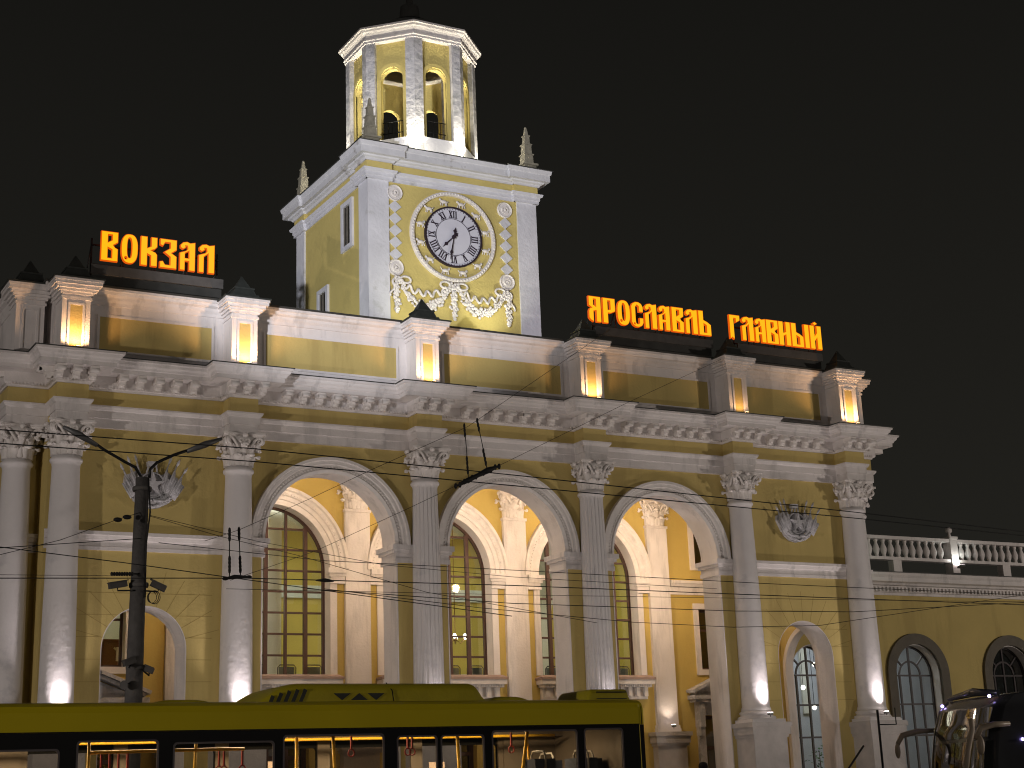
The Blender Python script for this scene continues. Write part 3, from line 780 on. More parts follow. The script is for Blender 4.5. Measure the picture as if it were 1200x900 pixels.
b = MB(); b.box(.36, .44, -.012, -.002, CABZ-.56, CABZ-.20); b.cbox((.345, -.007, CABZ-.25), (.11, .01, .05), Matrix.Rotation(.7, 3, 'Y')); b.build('number', 'paper_white', t)
light('room_light', 'POINT', (-8.4, 5.9, 8.6), 45, (.92, 1, .82), None, ST, .3)

# ------------------------------------------------------------------ CLOCK TOWER
TC = 5.54; TH = 2.78; TF = TC-TH
TW = thing('clock_tower', 'square yellow clock tower with white corners and open octagonal belfry above the roof', 'tower')
b = MB(); b.box(-TH+.05, TH-.05, TF+.05, TC+TH-.05, 11.0, 19.5); b.build('wall', 'tower_yellow', TW)
def tower_corner(sx_, sy):
    b = MB(); x0, x1 = sorted((sx_*TH, sx_*(TH-.66))); y0, y1 = sorted((TC+sy*TH, TC+sy*(TH-.66)))
    b.box(x0, x1, y0, y1, 11.0, 18.93)
    b.build('corner_pilaster', 'tower_white', TW)
for sx_ in (-1, 1):
    for sy in (-1, 1): tower_corner(sx_, sy)
tp = []
def sq(h, r):
    # square path with corner ressauts, travelling so that outward is on the right (counter-clockwise seen from above is left; go clockwise reversed)
    p = []
    q = h-.66
    p += [(-h-r, TC-h-r), (-q+.04, TC-h-r), (-q+.04, TC-h), (q-.04, TC-h), (q-.04, TC-h-r), (h+r, TC-h-r)]
    p += [(h+r, TC-q+.04), (h, TC-q+.04), (h, TC+q-.04), (h+r, TC+q-.04), (h+r, TC+h+r)]
    p += [(q-.04, TC+h+r), (q-.04, TC+h), (-q+.04, TC+h), (-q+.04, TC+h+r), (-h-r, TC+h+r)]
    p += [(-h-r, TC+q-.04), (-h, TC+q-.04), (-h, TC-q+.04), (-h-r, TC-q+.04)]
    return p
P = sq(TH-.05, .09)
b = MB(); b.sweep(P, [(-.6, 18.93), (.03, 18.93), (.03, 19.02), (.06, 19.03), (.06, 19.12), (.12, 19.15), (.14, 19.22), (-.6, 19.25)], True); b.build('architrave', 'tower_white', TW)
b = MB(); b.sweep(P, [(-.6, 19.24), (.012, 19.24), (.012, 19.47), (-.6, 19.47)], True); b.build('frieze', 'tower_yellow', TW)
b = MB(); b.sweep(P, [(-.6, 19.471), (.05, 19.471), (.09, 19.53), (.16, 19.56), (.18, 19.60), (.30, 19.60), (.30, 19.80), (.33, 19.82), (.36, 19.93), (-.6, 19.93)], True); b.build('cornice', 'peeling_white', TW)
b = MB(); b.sweep(P, [(-.7, 19.932), (.39, 19.932), (.39, 19.95), (-.7, 20.06)], True); b.box(-2.5, 2.5, TC-2.5, TC+2.5, 19.6, 20.05); b.build('tower_roof', 'roof_metal', TW)
# side windows
for (yc, zc, hh) in ((4.30, 18.0, .62), (6.18, 16.15, .33)):
    b = MB(); x = -TH+.05
    for (ya, yb, za, zb_) in ((yc-.42, yc-.26, zc-hh-.14, zc+hh+.14), (yc+.26, yc+.42, zc-hh-.14, zc+hh+.14), (yc-.26, yc+.26, zc+hh, zc+hh+.14), (yc-.26, yc+.26, zc-hh-.14, zc-hh)): b.box(x-.07, x, ya, yb, za, zb_)
    f = b.build('window', 'tower_white', TW)
    b = MB(); b.box(x-.012, x-.004, yc-.26, yc+.26, zc-hh, zc+hh); b.build('pane', 'dark_glass', f)
    b = MB(); b.box(x-.04, x-.013, yc-.26, yc-.20, zc-hh, zc+hh); b.box(x-.04, x-.013, yc+.0, yc+.05, zc-hh, zc+hh); b.box(x-.04, x-.013, yc+.20, yc+.26, zc-hh, zc+hh); b.build('frame', 'surround_grey', f)
# clock
fy = TF+.05
ccx, ccz = -.06, 17.50
b = MB(); b.arc(ccx, ccz, 1.28, [(0, 0), (0, .09), (.02, .10), (.09, .10), (.11, .08), (.12, .0)], fy+.002, 64, 0, 2*PI)
for i in range(84):
    t = 2*PI*i/84; b.ball((ccx+1.335*math.cos(t), fy-.10, ccz+1.335*math.sin(t)), .030, 6)
b.build('clock_ring', 'white_carved', TW)
b = MB(); b.arc(ccx, ccz, .90, [(-.9, 0), (-.9, .05), (0.0, .05), (0, 0)], fy+.001, 64, 0, 2*PI)
dial = b.build('clock_dial', 'dial_white', TW)
b = MB(); b.arc(ccx, ccz, .90, [(-.012, .0), (-.012, .085), (.035, .085), (.035, .0)], fy+.0, 64, 0, 2*PI)
b.arc(ccx, ccz, .565, [(-.008, .05), (-.008, .056), (.008, .056), (.008, .05)], fy, 64, 0, 2*PI)
for i in range(60):
    t = 2*PI*i/60; L = .03
    b.cbox((ccx+.865*math.cos(t), fy-.053, ccz+.865*math.sin(t)), (L, .006, .018), Matrix.Rotation(-t, 3, 'Y'))
b.build('dial_rim', 'dial_black', dial)
ROM = ['XII', 'I', 'II', 'III', 'IIII', 'V', 'VI', 'VII', 'VIII', 'IX', 'X', 'XI']
for h, s_ in enumerate(ROM):
    b = MB(); t = h*PI/6; R_ = Matrix.Rotation(t, 3, 'Y')
    wd = {'I': .075, 'V': .13, 'X': .13}
    tot = sum(wd[c] for c in s_); x = -tot/2
    for ch_ in s_:
        w_ = wd[ch_]; xc = x+w_/2
        def bar(dx, ang, thk, ln=.22):
            c = R_ @ Vector((xc+dx, 0, .70)); 
            b.cbox((ccx+c.x, fy-.056-.001*len(b.b.verts)/400, ccz+c.z), (thk, .008, ln), R_ @ Matrix.Rotation(ang, 3, 'Y'))
        if ch_ == 'I': bar(0, 0, .034)
        elif ch_ == 'V': bar(-.022, -.18, .036); bar(.028, .18, .018)
        else: bar(0, -.38, .036, .235); bar(0, .38, .018, .235)
        x += w_
    # serifs
    for zz in (.595, .805):
        c = R_ @ Vector((0, 0, zz)); b.cbox((ccx+c.x, fy-.0555, ccz+c.z), (tot, .006, .014), R_)
    b.build('numeral', 'dial_black', dial)
def hand(name, ang, ln, wd, tail):
    b = MB(); R_ = Matrix.Rotation(ang, 3, 'Y')
    y = fy-(.080 if name == 'hour_hand' else .100)
    def q(x, z): v_ = R_ @ Vector((x, 0, z)); return (ccx+v_.x, ccz+v_.z)
    loop = [q(-wd*.3, 0), q(-wd*.6, ln*.55), q(-wd*1.5, ln*.68), q(-wd*.5, ln*.78), q(0, ln), q(wd*.5, ln*.78), q(wd*1.5, ln*.68), q(wd*.6, ln*.55), q(wd*.3, 0)]
    loop += [q(wd*.5, -tail*.4), q(wd*1.9, -tail*.6), q(wd*.8, -tail*.75), q(0, -tail), q(-wd*.8, -tail*.75), q(-wd*1.9, -tail*.6), q(-wd*.5, -tail*.4)]
    plate(name, [loop], y, y+.012, 'dial_black', dial)
hand('hour_hand', math.radians(226), .52, .040, .20)
hand('minute_hand', math.radians(191), .74, .032, .30)
b = MB(); b.arc(ccx, ccz, .06, [(-.06, 0), (-.06, .12), (0, .12), (0, 0)], fy, 16, 0, 2*PI); b.build('hub', 'dial_black', dial)
# relief figures between dial and ring
for k in range(12):
    t = k*PI/6+PI/12*0+.26; cx_, cz_ = ccx+1.10*math.cos(t), ccz+1.10*math.sin(t)
    b = MB(); rr = random.Random(k)
    tn = Vector((-math.sin(t), 0, math.cos(t)))*(1 if rr.random() > .5 else -1); rd = Vector((math.cos(t), 0, math.sin(t)))
    up_ = Vector((0,0,1)); sd_ = Vector((1,0,0)); c0 = Vector((cx_, fy-.04, cz_)); fl = rr.choice((-1, 1))
    b.ball(tuple(c0), .075, 8, (1.5, .6, .75)); b.ball(tuple(c0+sd_*.12*fl+up_*.06), .042, 8, (1, .7, 1))
    b.tube([tuple(c0+sd_*.06*fl), tuple(c0+sd_*.11*fl+up_*.06)], .03, 6)
    for q in (-.08, -.04, .05, .09): b.tube([tuple(c0+sd_*q), tuple(c0+sd_*(q*1.35+rr.uniform(-.02, .02))-up_*.12)], .016, 5)
    b.tube([tuple(c0-sd_*.10*fl), tuple(c0-sd_*.16*fl+up_*rr.uniform(.02, .10))], .014, 5)
    b.build('relief_figure', 'white_carved', TW)
# medallions and rhombs
for mx in (-1.92, 1.70):
    for mz in (18.61, 16.33):
        b = MB(); b.arc(mx, mz, .20, [(-.20, 0), (-.20, .04), (0, .04), (.03, .07), (.05, .04), (.05, 0)], fy+.001, 28, 0, 2*PI)
        b.arc(mx, mz, .10, [(-.03, .035), (-.02, .07), (.02, .07), (.03, .035)], fy, 20, 0, 2*PI); b.ball((mx, fy-.05, mz), .05, 8)
        b.build('medallion', 'white_carved', TW)
    for k in range(5):
        z = 18.19-k*.365
        plate('rhomb', [[(mx-.205, z), (mx, z-.182), (mx+.205, z), (mx, z+.182)]], fy-.045, fy+.001, 'tower_white', TW)
# garlands, drops, ribbons
def knobbly(b, pts, rad, seed, flat=.55):
    rr = random.Random(seed)
    for p, r_ in zip(pts, rad):
        for _ in range(6):
            a_ = rr.uniform(0, 2*PI); q = rr.uniform(0, .85)*r_
            b.ball((p[0]+q*math.cos(a_), fy-.05-rr.uniform(0, .03), p[1]+q*math.sin(a_)), .040+rr.uniform(0, .022), 6, (1, flat, 1))
gx = [-1.92, -.10, 1.70]
for k in range(3):
    b = MB(); x = gx[k]; zt, zb_ = (16.0, 15.0) if k != 1 else (15.9, 15.0)
    n = 14; pts = [(x, zt-(zt-zb_)*i/n) for i in range(n+1)]; rad = [.07+.08*min(1, i/8) if i < 12 else .10-.03*(i-12) for i in range(n+1)]
    knobbly(b, pts, rad, k); b.build('garland_drop', 'white_carved', TW)
for k in range(2):
    b = MB(); x0, x1 = gx[k]+.08, gx[k+1]-.08; n = 26
    pts = []; rad = []
    for i in range(n+1):
        t = i/n; x = x0+(x1-x0)*t; z = 16.02-.78*math.sin(PI*t)**.8; pts.append((x, z)); rad.append(.07+.13*math.sin(PI*t))
    knobbly(b, pts, rad, 10+k); b.build('garland', 'white_carved', TW)
    b = MB()
    pts = [(x0+(x1-x0)*(i/40), fy-.06-.03*math.sin(i*1.1), 15.92-.28*math.sin(PI*i/40)+.10*math.sin(i*.95)) for i in range(41)]
    b.tube(pts, .040, 6)
    for s_, xx in ((1, gx[k]+.28), (-1, gx[k+1]-.28)):
        b.tube([(xx+.16*math.cos(t)*s_, fy-.08, 15.98+.10*math.sin(t)) for t in [i*2*PI/14 for i in range(14)]], .036, 6, True)
    b.build('ribbon', 'white_carved', TW)
for s_, xx in ((-1, gx[0]), (1, gx[2])):
    b = MB(); b.tube([(xx+s_*(.05+.12*q+.05*math.sin(q*9)), fy-.06, 16.0-.55*q) for q in [i/12 for i in range(13)]], .034, 6); b.build('ribbon', 'white_carved', TW)

# corner finials (stepped obelisks)
def finial(x, y):
    b = MB(); b.frustum(x, y, 19.95, 20.05, .30, .30); b.frustum(x, y, 20.05, 20.20, .25, .19); b.frustum(x, y, 20.20, 20.26, .26, .26)
    b.frustum(x, y, 20.26, 20.56, .155, .145); b.frustum(x, y, 20.56, 20.60, .17, .17); b.frustum(x, y, 20.60, 20.90, .125, .115); b.frustum(x, y, 20.90, 20.94, .14, .14)
    b.frustum(x, y, 20.94, 21.2, .092, .08); b.frustum(x, y, 21.2, 21.23, .10, .10); b.frustum(x, y, 21.23, 21.45, .06, .035); b.ball((x, y, 21.47), .045, 8, (1,1,1.5))
    b.build('finial', 'finial_stone', TW)
for sx_ in (-1, 1):
    for sy in (-1, 1): finial(sx_*2.62, TC+sy*2.62)
# belfry: octagon with arched faces
BR = 2.06; AP = BR*math.cos(PI/8); FWD = 2*BR*math.sin(PI/8)
def oct_path(R): return [(R*math.sin(PI/8+k*PI/4)*-1, TC-R*math.cos(PI/8+k*PI/4)) for k in range(8)][::-1]
b = MB(); b.lathe([(BR+.05, 19.9), (BR+.05, 20.40), (BR+.0, 20.45)], 0, TC, 8, False)
for v in b.b.verts:
    x, y = v.co.x, v.co.y-TC; a_ = PI/8; v.co.x = x*math.cos(a_)-y*math.sin(a_); v.co.y = TC+x*math.sin(a_)+y*math.cos(a_)
b.build('belfry_base', 'tower_white', TW)
face = plate_mesh([rect(-.50, .50, 20.45, 24.28), archloop(0, .36, 20.98, 22.98)], -AP+.16, -AP+.34)
lin = None
for k in range(8):
    m2 = face.copy(); R_ = Matrix.Rotation(k*PI/4, 4, 'Z'); m2.transform(Matrix.Translation((0, TC, 0)) @ R_)
    f = finish('belfry_wall', m2, 'tower_yellow', TW)
    b = MB(); b.arch_strip(0, .36, 20.98, 23.04, -AP+.12, -AP+.20, .12)       # stepped arch order
    for v in b.b.verts: v.co = Matrix.Translation((0, TC, 0)) @ (R_ @ v.co)
    b.build('arch_surround', 'tower_yellow', f)
    b = MB(); b.box(-.50, .50, -AP+.0, -AP+.16, 20.44, 20.96)
    for v in b.b.verts: v.co = Matrix.Translation((0, TC, 0)) @ (R_ @ v.co)
    b.build('sill', 'tower_white', f)
    b = MB()
    for z in (21.25, 21.62): b.tube([(-.36, -AP+.26, z), (.36, -AP+.26, z)], .014, 5)
    for q in range(6): b.tube([(-.30+q*.12, -AP+.26, 20.98), (-.30+q*.12, -AP+.26, 21.62)], .009, 5)
    for v in b.b.verts: v.co = Matrix.Translation((0, TC, 0)) @ (R_ @ v.co)
    b.build('railing', 'black_iron', f)
for k in range(8):
    a_ = PI/8+k*PI/4
    # bent pilaster around the corner
    b = MB(); out = []
    def fp(ang, s_, d):   # point on the face with normal angle ang (from -y), side s_, depth d inward
        n_ = Vector((-math.sin(ang), -math.cos(ang))); t_ = Vector((math.cos(ang), -math.sin(ang)))
        return n_*(AP-d)+t_*s_
    a1, a2 = a_-PI/8, a_+PI/8
    ring = [fp(a1, -.50, 0), fp(a1, -FWD/2, 0), fp(a2, .50, 0), fp(a2, .50, .34), fp(a1, -FWD/2+.14, .34), fp(a1, -.50, .34)]
    ring = [fp(a1, -.50, 0), Vector((-math.sin(a_), -math.cos(a_)))*BR, fp(a2, .50, 0), fp(a2, .50, .34), Vector((-math.sin(a_), -math.cos(a_)))*(BR-.37), fp(a1, -.50, .34)]
    lo = [b.v((p.x, TC+p.y, 20.45)) for p in ring]; hi = [b.v((p.x, TC+p.y, 24.28)) for p in ring]
    for i in range(6): b.f([lo[i], lo[(i+1)%6], hi[(i+1)%6], hi[i]])
    b.f(lo); b.f(hi[::-1]); b.build('belfry_pilaster', 'grey_pilaster', TW)
op = [(-BR*math.sin(PI/8+k*PI/4), TC-BR*math.cos(PI/8+k*PI/4)) for k in range(8)][::-1]
b = MB(); b.sweep(op, [(-.6, 24.24), (.04, 24.24), (.04, 24.31), (.07, 24.33), (.07, 24.37), (.05, 24.38), (.05, 24.46), (.10, 24.54), (.16, 24.58), (.18, 24.64), (.22, 24.66), (.22, 24.72), (-.6, 24.72)], True); b.build('belfry_cornice', 'white_plaster', TW)
b = MB(); b.lathe([(1.75, 24.26), (1.75, 24.34)], 0, TC, 32, False); bc = b.build('belfry_ceiling', 'surround_grey', TW)
b = MB(); b.lathe([(.55, 24.20), (.55, 24.259)], 0, TC, 32, False); b.build('ceiling_rose', 'white_plaster', TW)
b = MB(); b.lathe([(2.02, 24.722), (2.02, 24.75), (1.3, 25.05), (.9, 25.15), (.9, 25.5), (.6, 25.7), (.35, 25.75), (.30, 26.3), (.12, 26.4), (.05, 27.5), (.02, 28.4)], 0, TC, 24, False); b.build('belfry_roof', 'roof_metal', TW)
b = MB(); b.box(-1.9, 1.9, TC-1.9, TC+1.9, 20.40, 20.44); b.build('belfry_floor', 'roof_metal', TW)

# ------------------------------------------------------------------ SIDE WING
WG = thing('station_wing', 'long low yellow wing with round arched windows, to the right of the station hall', 'building')
WW = 4.47
wc = [13.32, 17.66, 21.95, 26.25, 30.55, 34.85]
plate('wall', [rect(12.34, 40, .05, 8.0)]+[archloop(c, 1.0 if i else .95, 1.9, 5.13) for i, c in enumerate(wc)], WW, WW+.5, 'yellow_plaster', WG)
for i, c in enumerate(wc):
    f = MB(); y = WW+.38
    R = .985 if i else .935
    f.arch_strip(c, R-.07, 1.9, 5.13, y-.04, y+.04, .068)
    for x in (-.46, 0, .46):
        zt = 5.13+math.sqrt((R-.07)**2-x*x) if x == 0 else 5.15
        f.box(c+x-.03, c+x+.03, y-.03, y+.03, 1.9, zt)
    for z in (2.0, 3.2, 4.2, 5.13):
        for xa, xb in ((-.92, -.49), (-.43, -.03), (.03, .43), (.49, .92)): f.box(c+xa, c+xb, y-.025, y+.025, z-.028, z+.028)
    f.arc(c, 5.13, .46, [(-.03, -.02), (-.03, .02), (.03, .02), (.03, -.02)], y, 24, .07, PI-.07)
    for t in (PI*.25, PI*.75): f.cbox((c+.70*math.cos(t), y, 5.13+.70*math.sin(t)), (.44, .05, .05), Matrix.Rotation(-t, 3, 'Y'))
    fo = f.build('window', 'dark_frame', WG)
    plate('pane', [archloop(c, R-.03, 1.92, 5.13)], y+.003, y+.008, 'window_glass' if i < 2 else 'dark_glass', fo)
    if i:
        lp = [(c+.97*math.cos(PI*k/32), 5.13+.97*math.sin(PI*k/32)) for k in range(33)]
        loop = [(c+.99, 1.7)]+[(c+.99*math.cos(PI*k/32), 5.13+.99*math.sin(PI*k/32)) for k in range(33)]+[(c-.99, 1.7), (c-1.34, 1.7)]+[(c-1.34*math.cos(PI*k/32), 5.13+1.34*math.sin(PI*k/32)) for k in range(33)]+[(c+1.34, 1.7)]
        plate('surround', [loop], WW-.10, WW+.002, 'surround_grey', fo)
    b = MB(); b.arch_strip(c, .965, 1.9, 5.13, WW+.004, WW+.34, .03) if i else b.arch_strip(c, .915, 1.9, 5.13, WW+.004, WW+.34, .03); b.build('reveal', 'white_plaster', fo)
# room behind the first wing windows
b = MB(); b.box(12.4, 24, 9.5, 9.7, .05, 7.9); b.build('room_wall', 'room_blue', WG)
b = MB(); b.box(12.9, 40, WW+.51, 12, 7.55, 7.7); b.build('room_ceiling', 'hall_white', WG)
b = MB(); b.box(12.9, 40, WW+.51, 12, .3, .45); b.build('room_floor', 'hall_floor', WG)
b = MB()
for k in range(9): b.box(13.0+k*.75, 13.35+k*.75, 9.42, 9.499, 4.2, 6.9)
b.build('room_panel', 'hall_white', WG)
b = MB(); b.box(24.0, 24.2, 5.0, 9.7, .05, 7.5); b.build('room_wall', 'room_blue', WG)
light('room_light', 'AREA', (17, 7.2, 7.45), 150, (.93, .96, 1), (17, 7.2, 0), WG, (7, 2))
t = thing('pot_plant', 'leafy green plant standing low inside the first arched window of the wing', 'plant', (14.4, 5.9, .45))
b = MB(); b.lathe([(.18, 0), (.24, .05), (.28, .5), (.25, .52)], n=16); b.build('pot', 'cabinet_red', t)
b = MB(); rr = random.Random(3)
for _ in range(240):
    a_ = rr.uniform(0, 2*PI); h_ = rr.uniform(.5, 2.6); q = rr.uniform(.05, .6)*math.sin(min(1, (h_-.3)/1.6)*PI/1.6)
    p = Vector((q*math.cos(a_), q*math.sin(a_), h_)); d = Vector((math.cos(a_), math.sin(a_), rr.uniform(-.5, .6)))*.14; s_ = Vector((-math.sin(a_), math.cos(a_), 0))*.04
    b.f([b.v(p), b.v(p+d*.5+s_), b.v(p+d), b.v(p+d*.5-s_)])
b.build('foliage', 'shelf_green', t)
b = MB(); b.tube([(0,0,.3), (.03,0,1.4), (0,.02,2.4)], [.03, .025, .01], 6); b.build('stem', 'brown_frame', t)
for k, (x, z) in enumerate(((14.2, 4.85), (14.75, 5.6), (14.6, 4.2))):
    pd = thing('pendant_lamp', 'small glowing pendant lamp in the window behind the small right arch, %s of three' % ('middle', 'highest', 'lowest')[k], 'lamp', (x, 6.2, z), 'pendant lamps in the wing')
    b = MB(); b.tube([(0,0,.05), (0,0,7.54-z)], .01, 5); b.build('cord', 'black_iron', pd)
    b = MB(); b.ball((0,0,0), .07, 8); b.build('globe', 'bulb', pd)
# wing cornice with dentils
wp = [(12.34, WW), (40, WW)]
b = MB(); b.sweep(wp, [(-.3, 7.72), (.04, 7.72), (.04, 7.80), (.10, 7.82), (.10, 8.02), (.22, 8.04), (.25, 8.10), (.38, 8.14), (.38, 8.26), (.44, 8.34), (.46, 8.42), (-.3, 8.42)])
k = 0
while 12.95+k*.165 < 39.9: b.box(12.95+k*.165, 13.03+k*.165, WW-.16, WW-.10, 7.84, 7.98); k += 1
b.build('cornice', 'white_plaster', WG)
b = MB(); b.box(12.84, 40, WW-.48, WW+8, 8.421, 8.45); b.build('roof', 'roof_metal', WG)
b = MB()
b.box(12.84, 40, 4.10, 4.42, 9.55, 9.66); b.box(12.84, 40, 4.12, 4.40, 8.86, 8.96)
bal = b.build('balustrade', 'white_plaster', WG)
prof = [(.055, 8.962), (.075, 8.98), (.06, 9.03), (.10, 9.14), (.115, 9.22), (.09, 9.32), (.05, 9.42), (.06, 9.48), (.075, 9.50), (.07, 9.548)]
b = MB(); b.lathe(prof, n=12); bl0 = b.build('baluster', 'white_plaster', bal); first = True
posts = [19.58, 26.5, 33.4]
x = 13.05
while x < 30:
    if min(abs(x-p) for p in posts) > .28:
        q = bl0 if first else bl0.copy()
        if not first: COL.objects.link(q); q.parent = bal
        first = False; q.location = (x, 4.26, 0)
    x += .318
b = MB()
while x < 40: b.lathe(prof, x, 4.26, 8); x += .318
o = b.build('baluster_row', 'white_plaster', bal); 
for p in posts:
    b = MB(); b.box(p-.16, p+.16, 4.08, 4.44, 8.5, 9.68); b.box(p-.19, p+.19, 4.05, 4.47, 9.68, 9.75); b.lathe([(.05, 9.75), (.07, 9.80), (.045, 9.86), (.05, 9.90)], p, 4.26, 12); b.ball((p, 4.26, 9.99), .12, 12); b.build('post', 'white_plaster', bal)
for p in (14.2, 17.0, 22.0, 24.3, 28.5): 
    b = MB(); b.box(p-.18, p+.18, 4.14, 4.40, 8.452, 8.858); b.build('support_block', 'white_plaster', bal)

# ------------------------------------------------------------------ ROOF SIGNS
def ell(cx, cz, rx, rz, n=28, p=2.6, a0=0, a1=2*PI):
    o = []
    for i in range(n):
        t = a0+(a1-a0)*i/(n if a1-a0 > 6.28 else n-1); c, s_ = math.cos(t), math.sin(t)
        o.append((cx+rx*abs(c)**(2/p)*(1 if c > 0 else -1), cz+rz*abs(s_)**(2/p)*(1 if s_ > 0 else -1)))
    return o
GL = {
 'В': [[(0,0),(.6,0),(.6,.42),(.50,.46),(.42,.55),(.60,.66),(.6,1),(0,1)], [(.23,.09),(.23,.47),(.40,.40),(.40,.09)], [(.23,.62),(.23,.91),(.40,.91),(.40,.72)]],
 'О': [ell(.3,.5,.3,.5), ell(.3,.53,.095,.36), circ(.17,.17,.055,10)],
 'К': [[(0,0),(.23,0),(.23,.42),(.38,.36),(.38,0),(.6,0),(.6,.40),(.54,.47),(.34,.54),(.52,.60),(.6,.68),(.6,1),(.39,1),(.39,.68),(.23,.60),(.23,1),(0,1)]],
 'З': [[(0,0),(.6,0),(.6,.42),(.40,.53),(.6,.66),(.6,1),(0,1),(0,.80),(.10,.76),(.18,.90),(.38,.90),(.38,.70),(.15,.55),(.38,.40),(.38,.10),(.18,.10),(.10,.22),(0,.20)]],
 'А': [[(0,0),(.19,0),(.19,.33),(.37,.33),(.37,0),(.6,0),(.6,1),(.40,.96),(.28,1.0),(.12,.97),(.02,.88),(.02,.79),(.12,.74),(.22,.80),(.20,.87),(.30,.87),(.32,.76),(.24,.68),(.0,.60)], [(.19,.42),(.19,.60),(.34,.68),(.37,.72),(.37,.42)]],
 'Л': [[(0,0),(.19,0),(.19,.56),(.33,.66),(.37,.70),(.37,0),(.6,0),(.6,1),(.40,.96),(.28,1.0),(.12,.97),(.02,.88),(.02,.79),(.12,.74),(.22,.80),(.20,.87),(.30,.87),(.32,.76),(.24,.68),(.0,.60)]],
 'Я': [[(.6,0),(.38,0),(.38,.46),(.22,.42),(.22,0),(.08,.06),(0,.14),(0,.40),(.04,.50),(.18,.55),(0,.64),(0,1),(.6,1)], [(.37,.91),(.37,.58),(.22,.66),(.22,.91)]],
 'Р': [[(0,0),(.23,0),(.23,.42),(.40,.42),(.6,.50),(.6,1),(0,1)], [(.23,.52),(.23,.91),(.38,.91),(.38,.56)]],
 'С': [[(.6,.62),(.6,.82),(.52,.94),(.38,1),(.22,1),(.08,.94),(0,.82),(0,.18),(.08,.06),(.22,0),(.38,0),(.52,.06),(.6,.18),(.6,.36),(.42,.36),(.42,.16),(.30,.10),(.22,.14),(.20,.24),(.20,.80),(.30,.90),(.40,.84),(.40,.62)], circ(.14,.12,.045,10)],
 'Ь': [[(0,0),(.6,0),(.6,.44),(.42,.55),(.23,.62),(.23,1),(0,1)], [(.23,.10),(.23,.50),(.39,.42),(.39,.10)]],
 'Г': [[(0,0),(.11,.08),(.23,0),(.23,.88),(.38,.88),(.38,.70),(.6,.80),(.6,1),(0,1)]],
 'Н': [[(0,0),(.23,0),(.23,.40),(.38,.46),(.38,0),(.6,0),(.6,1),(.38,1),(.38,.58),(.23,.52),(.23,1),(0,1)]],
 'Ы': [[(0,0),(.40,0),(.40,.44),(.28,.55),(.16,.62),(.16,1),(0,1)], [(.16,.10),(.16,.50),(.27,.42),(.27,.10)], [(.45,0),(.6,0),(.6,1),(.45,1)]],
 'Й': [[(0,0),(.23,0),(.23,.34),(.38,.52),(.38,0),(.6,0),(.6,1),(.38,1),(.38,.70),(.23,.52),(.23,1),(0,1)], [(.18,1.10),(.30,1.03),(.42,1.10),(.30,1.17)]],
}
def grow(loops, cx, cz, k):
    out = []
    for i, lp in enumerate(loops):
        # offset along vertex normals
        n = len(lp); ar = sum(lp[j][0]*lp[(j+1)%n][1]-lp[(j+1)%n][0]*lp[j][1] for j in range(n))
        sg = 1 if ar > 0 else -1
        hole = i > 0 and not (lp[0][0] > .44 and len(lp) == 4) and not (lp[0][1] > 1.0)
        o = []
        for j in range(n):
            p0, p1, p2 = Vector(lp[j-1]), Vector(lp[j]), Vector(lp[(j+1)%n])
            e1, e2 = (p1-p0).normalized(), (p2-p1).normalized()
            n1, n2 = Vector((e1.y, -e1.x)), Vector((e2.y, -e2.x)); q = 1+n1.dot(n2)
            nn = (n1+n2)/max(q, .5)*sg*(-1 if hole else 1)
            o.append((p1.x+nn.x*k, p1.y+nn.y*k))
        out.append(o)
    return out
def sign(name, text, xs_, label, boards):
    t = thing(name, label, 'sign', ((xs_[0][0]+xs_[-1][1])/2, .1, 14.5), 'illuminated letter signs on the roof')
    z0, z1 = 14.50, 15.24
    for ch_, (a, c) in zip(text, xs_):
        g_ = GL[ch_]; sx_ = (c-a)/.6; sz = z1-z0
        f_ = lambda L: [[(a+x*sx_, z0+z*sz) for x, z in lp] for lp in L]
        e = plate('letter', f_(grow(g_, 0, 0, .012)), .06, .135, 'letter_edge', t)
        fc = plate('letter_face', f_(grow(g_, 0, 0, -.012)), .045, .061, 'letter_face', e)
    b = MB(); x0, x1 = boards
    b.box(x0, x1, .02, .07, 14.12, 14.36)
    bd = b.build('mounting_board', 'board_grey', t)
    b = MB(); b.box(x0+.05, x1-.02, .10, .14, 13.90, 14.12); b.build('lower_board', 'roof_metal', t)
    b = MB()
    for z in (14.40, 14.9): b.box(x0+.05, x1-.05, .22, .26, z, z+.04)
    n = int((x1-x0)/.9)+1
    for k in range(n+1):
        xx = x0+.06+(x1-x0-.14)*k/n; b.box(xx-.02, xx+.02, .262, .30, 13.95, 15.1); b.tube([(xx, .30, 14.95), (xx, .95, 13.95)], .018, 5)
    b.build('frame', 'black_iron', t)
    loc = Vector(t.location)
    for ch in t.children: ch.location = -loc
sign('roof_sign', 'ВОКЗАЛ', [(-11.01,-10.61),(-10.52,-10.12),(-10.04,-9.64),(-9.56,-9.15),(-9.06,-8.68),(-8.58,-8.18)], 'glowing orange roof letters reading ВОКЗАЛ above the left end of the parapet', (-11.25, -7.95))
sign('roof_sign', 'ЯРОСЛАВЛЬ', [(2.79,3.18),(3.26,3.66),(3.74,4.16),(4.22,4.61),(4.68,5.08),(5.16,5.54),(5.62,6.02),(6.10,6.51),(6.57,6.99)], 'glowing orange roof letters reading ЯРОСЛАВЛЬ right of the clock tower', (2.95, 7.0))
sign('roof_sign', 'ГЛАВНЫЙ', [(7.69,8.06),(8.14,8.56),(8.63,9.01),(9.05,9.48),(9.52,9.95),(10.0,10.67),(10.72,11.15)], 'glowing orange roof letters reading ГЛАВНЫЙ above the right end of the parapet', (7.9, 11.1))

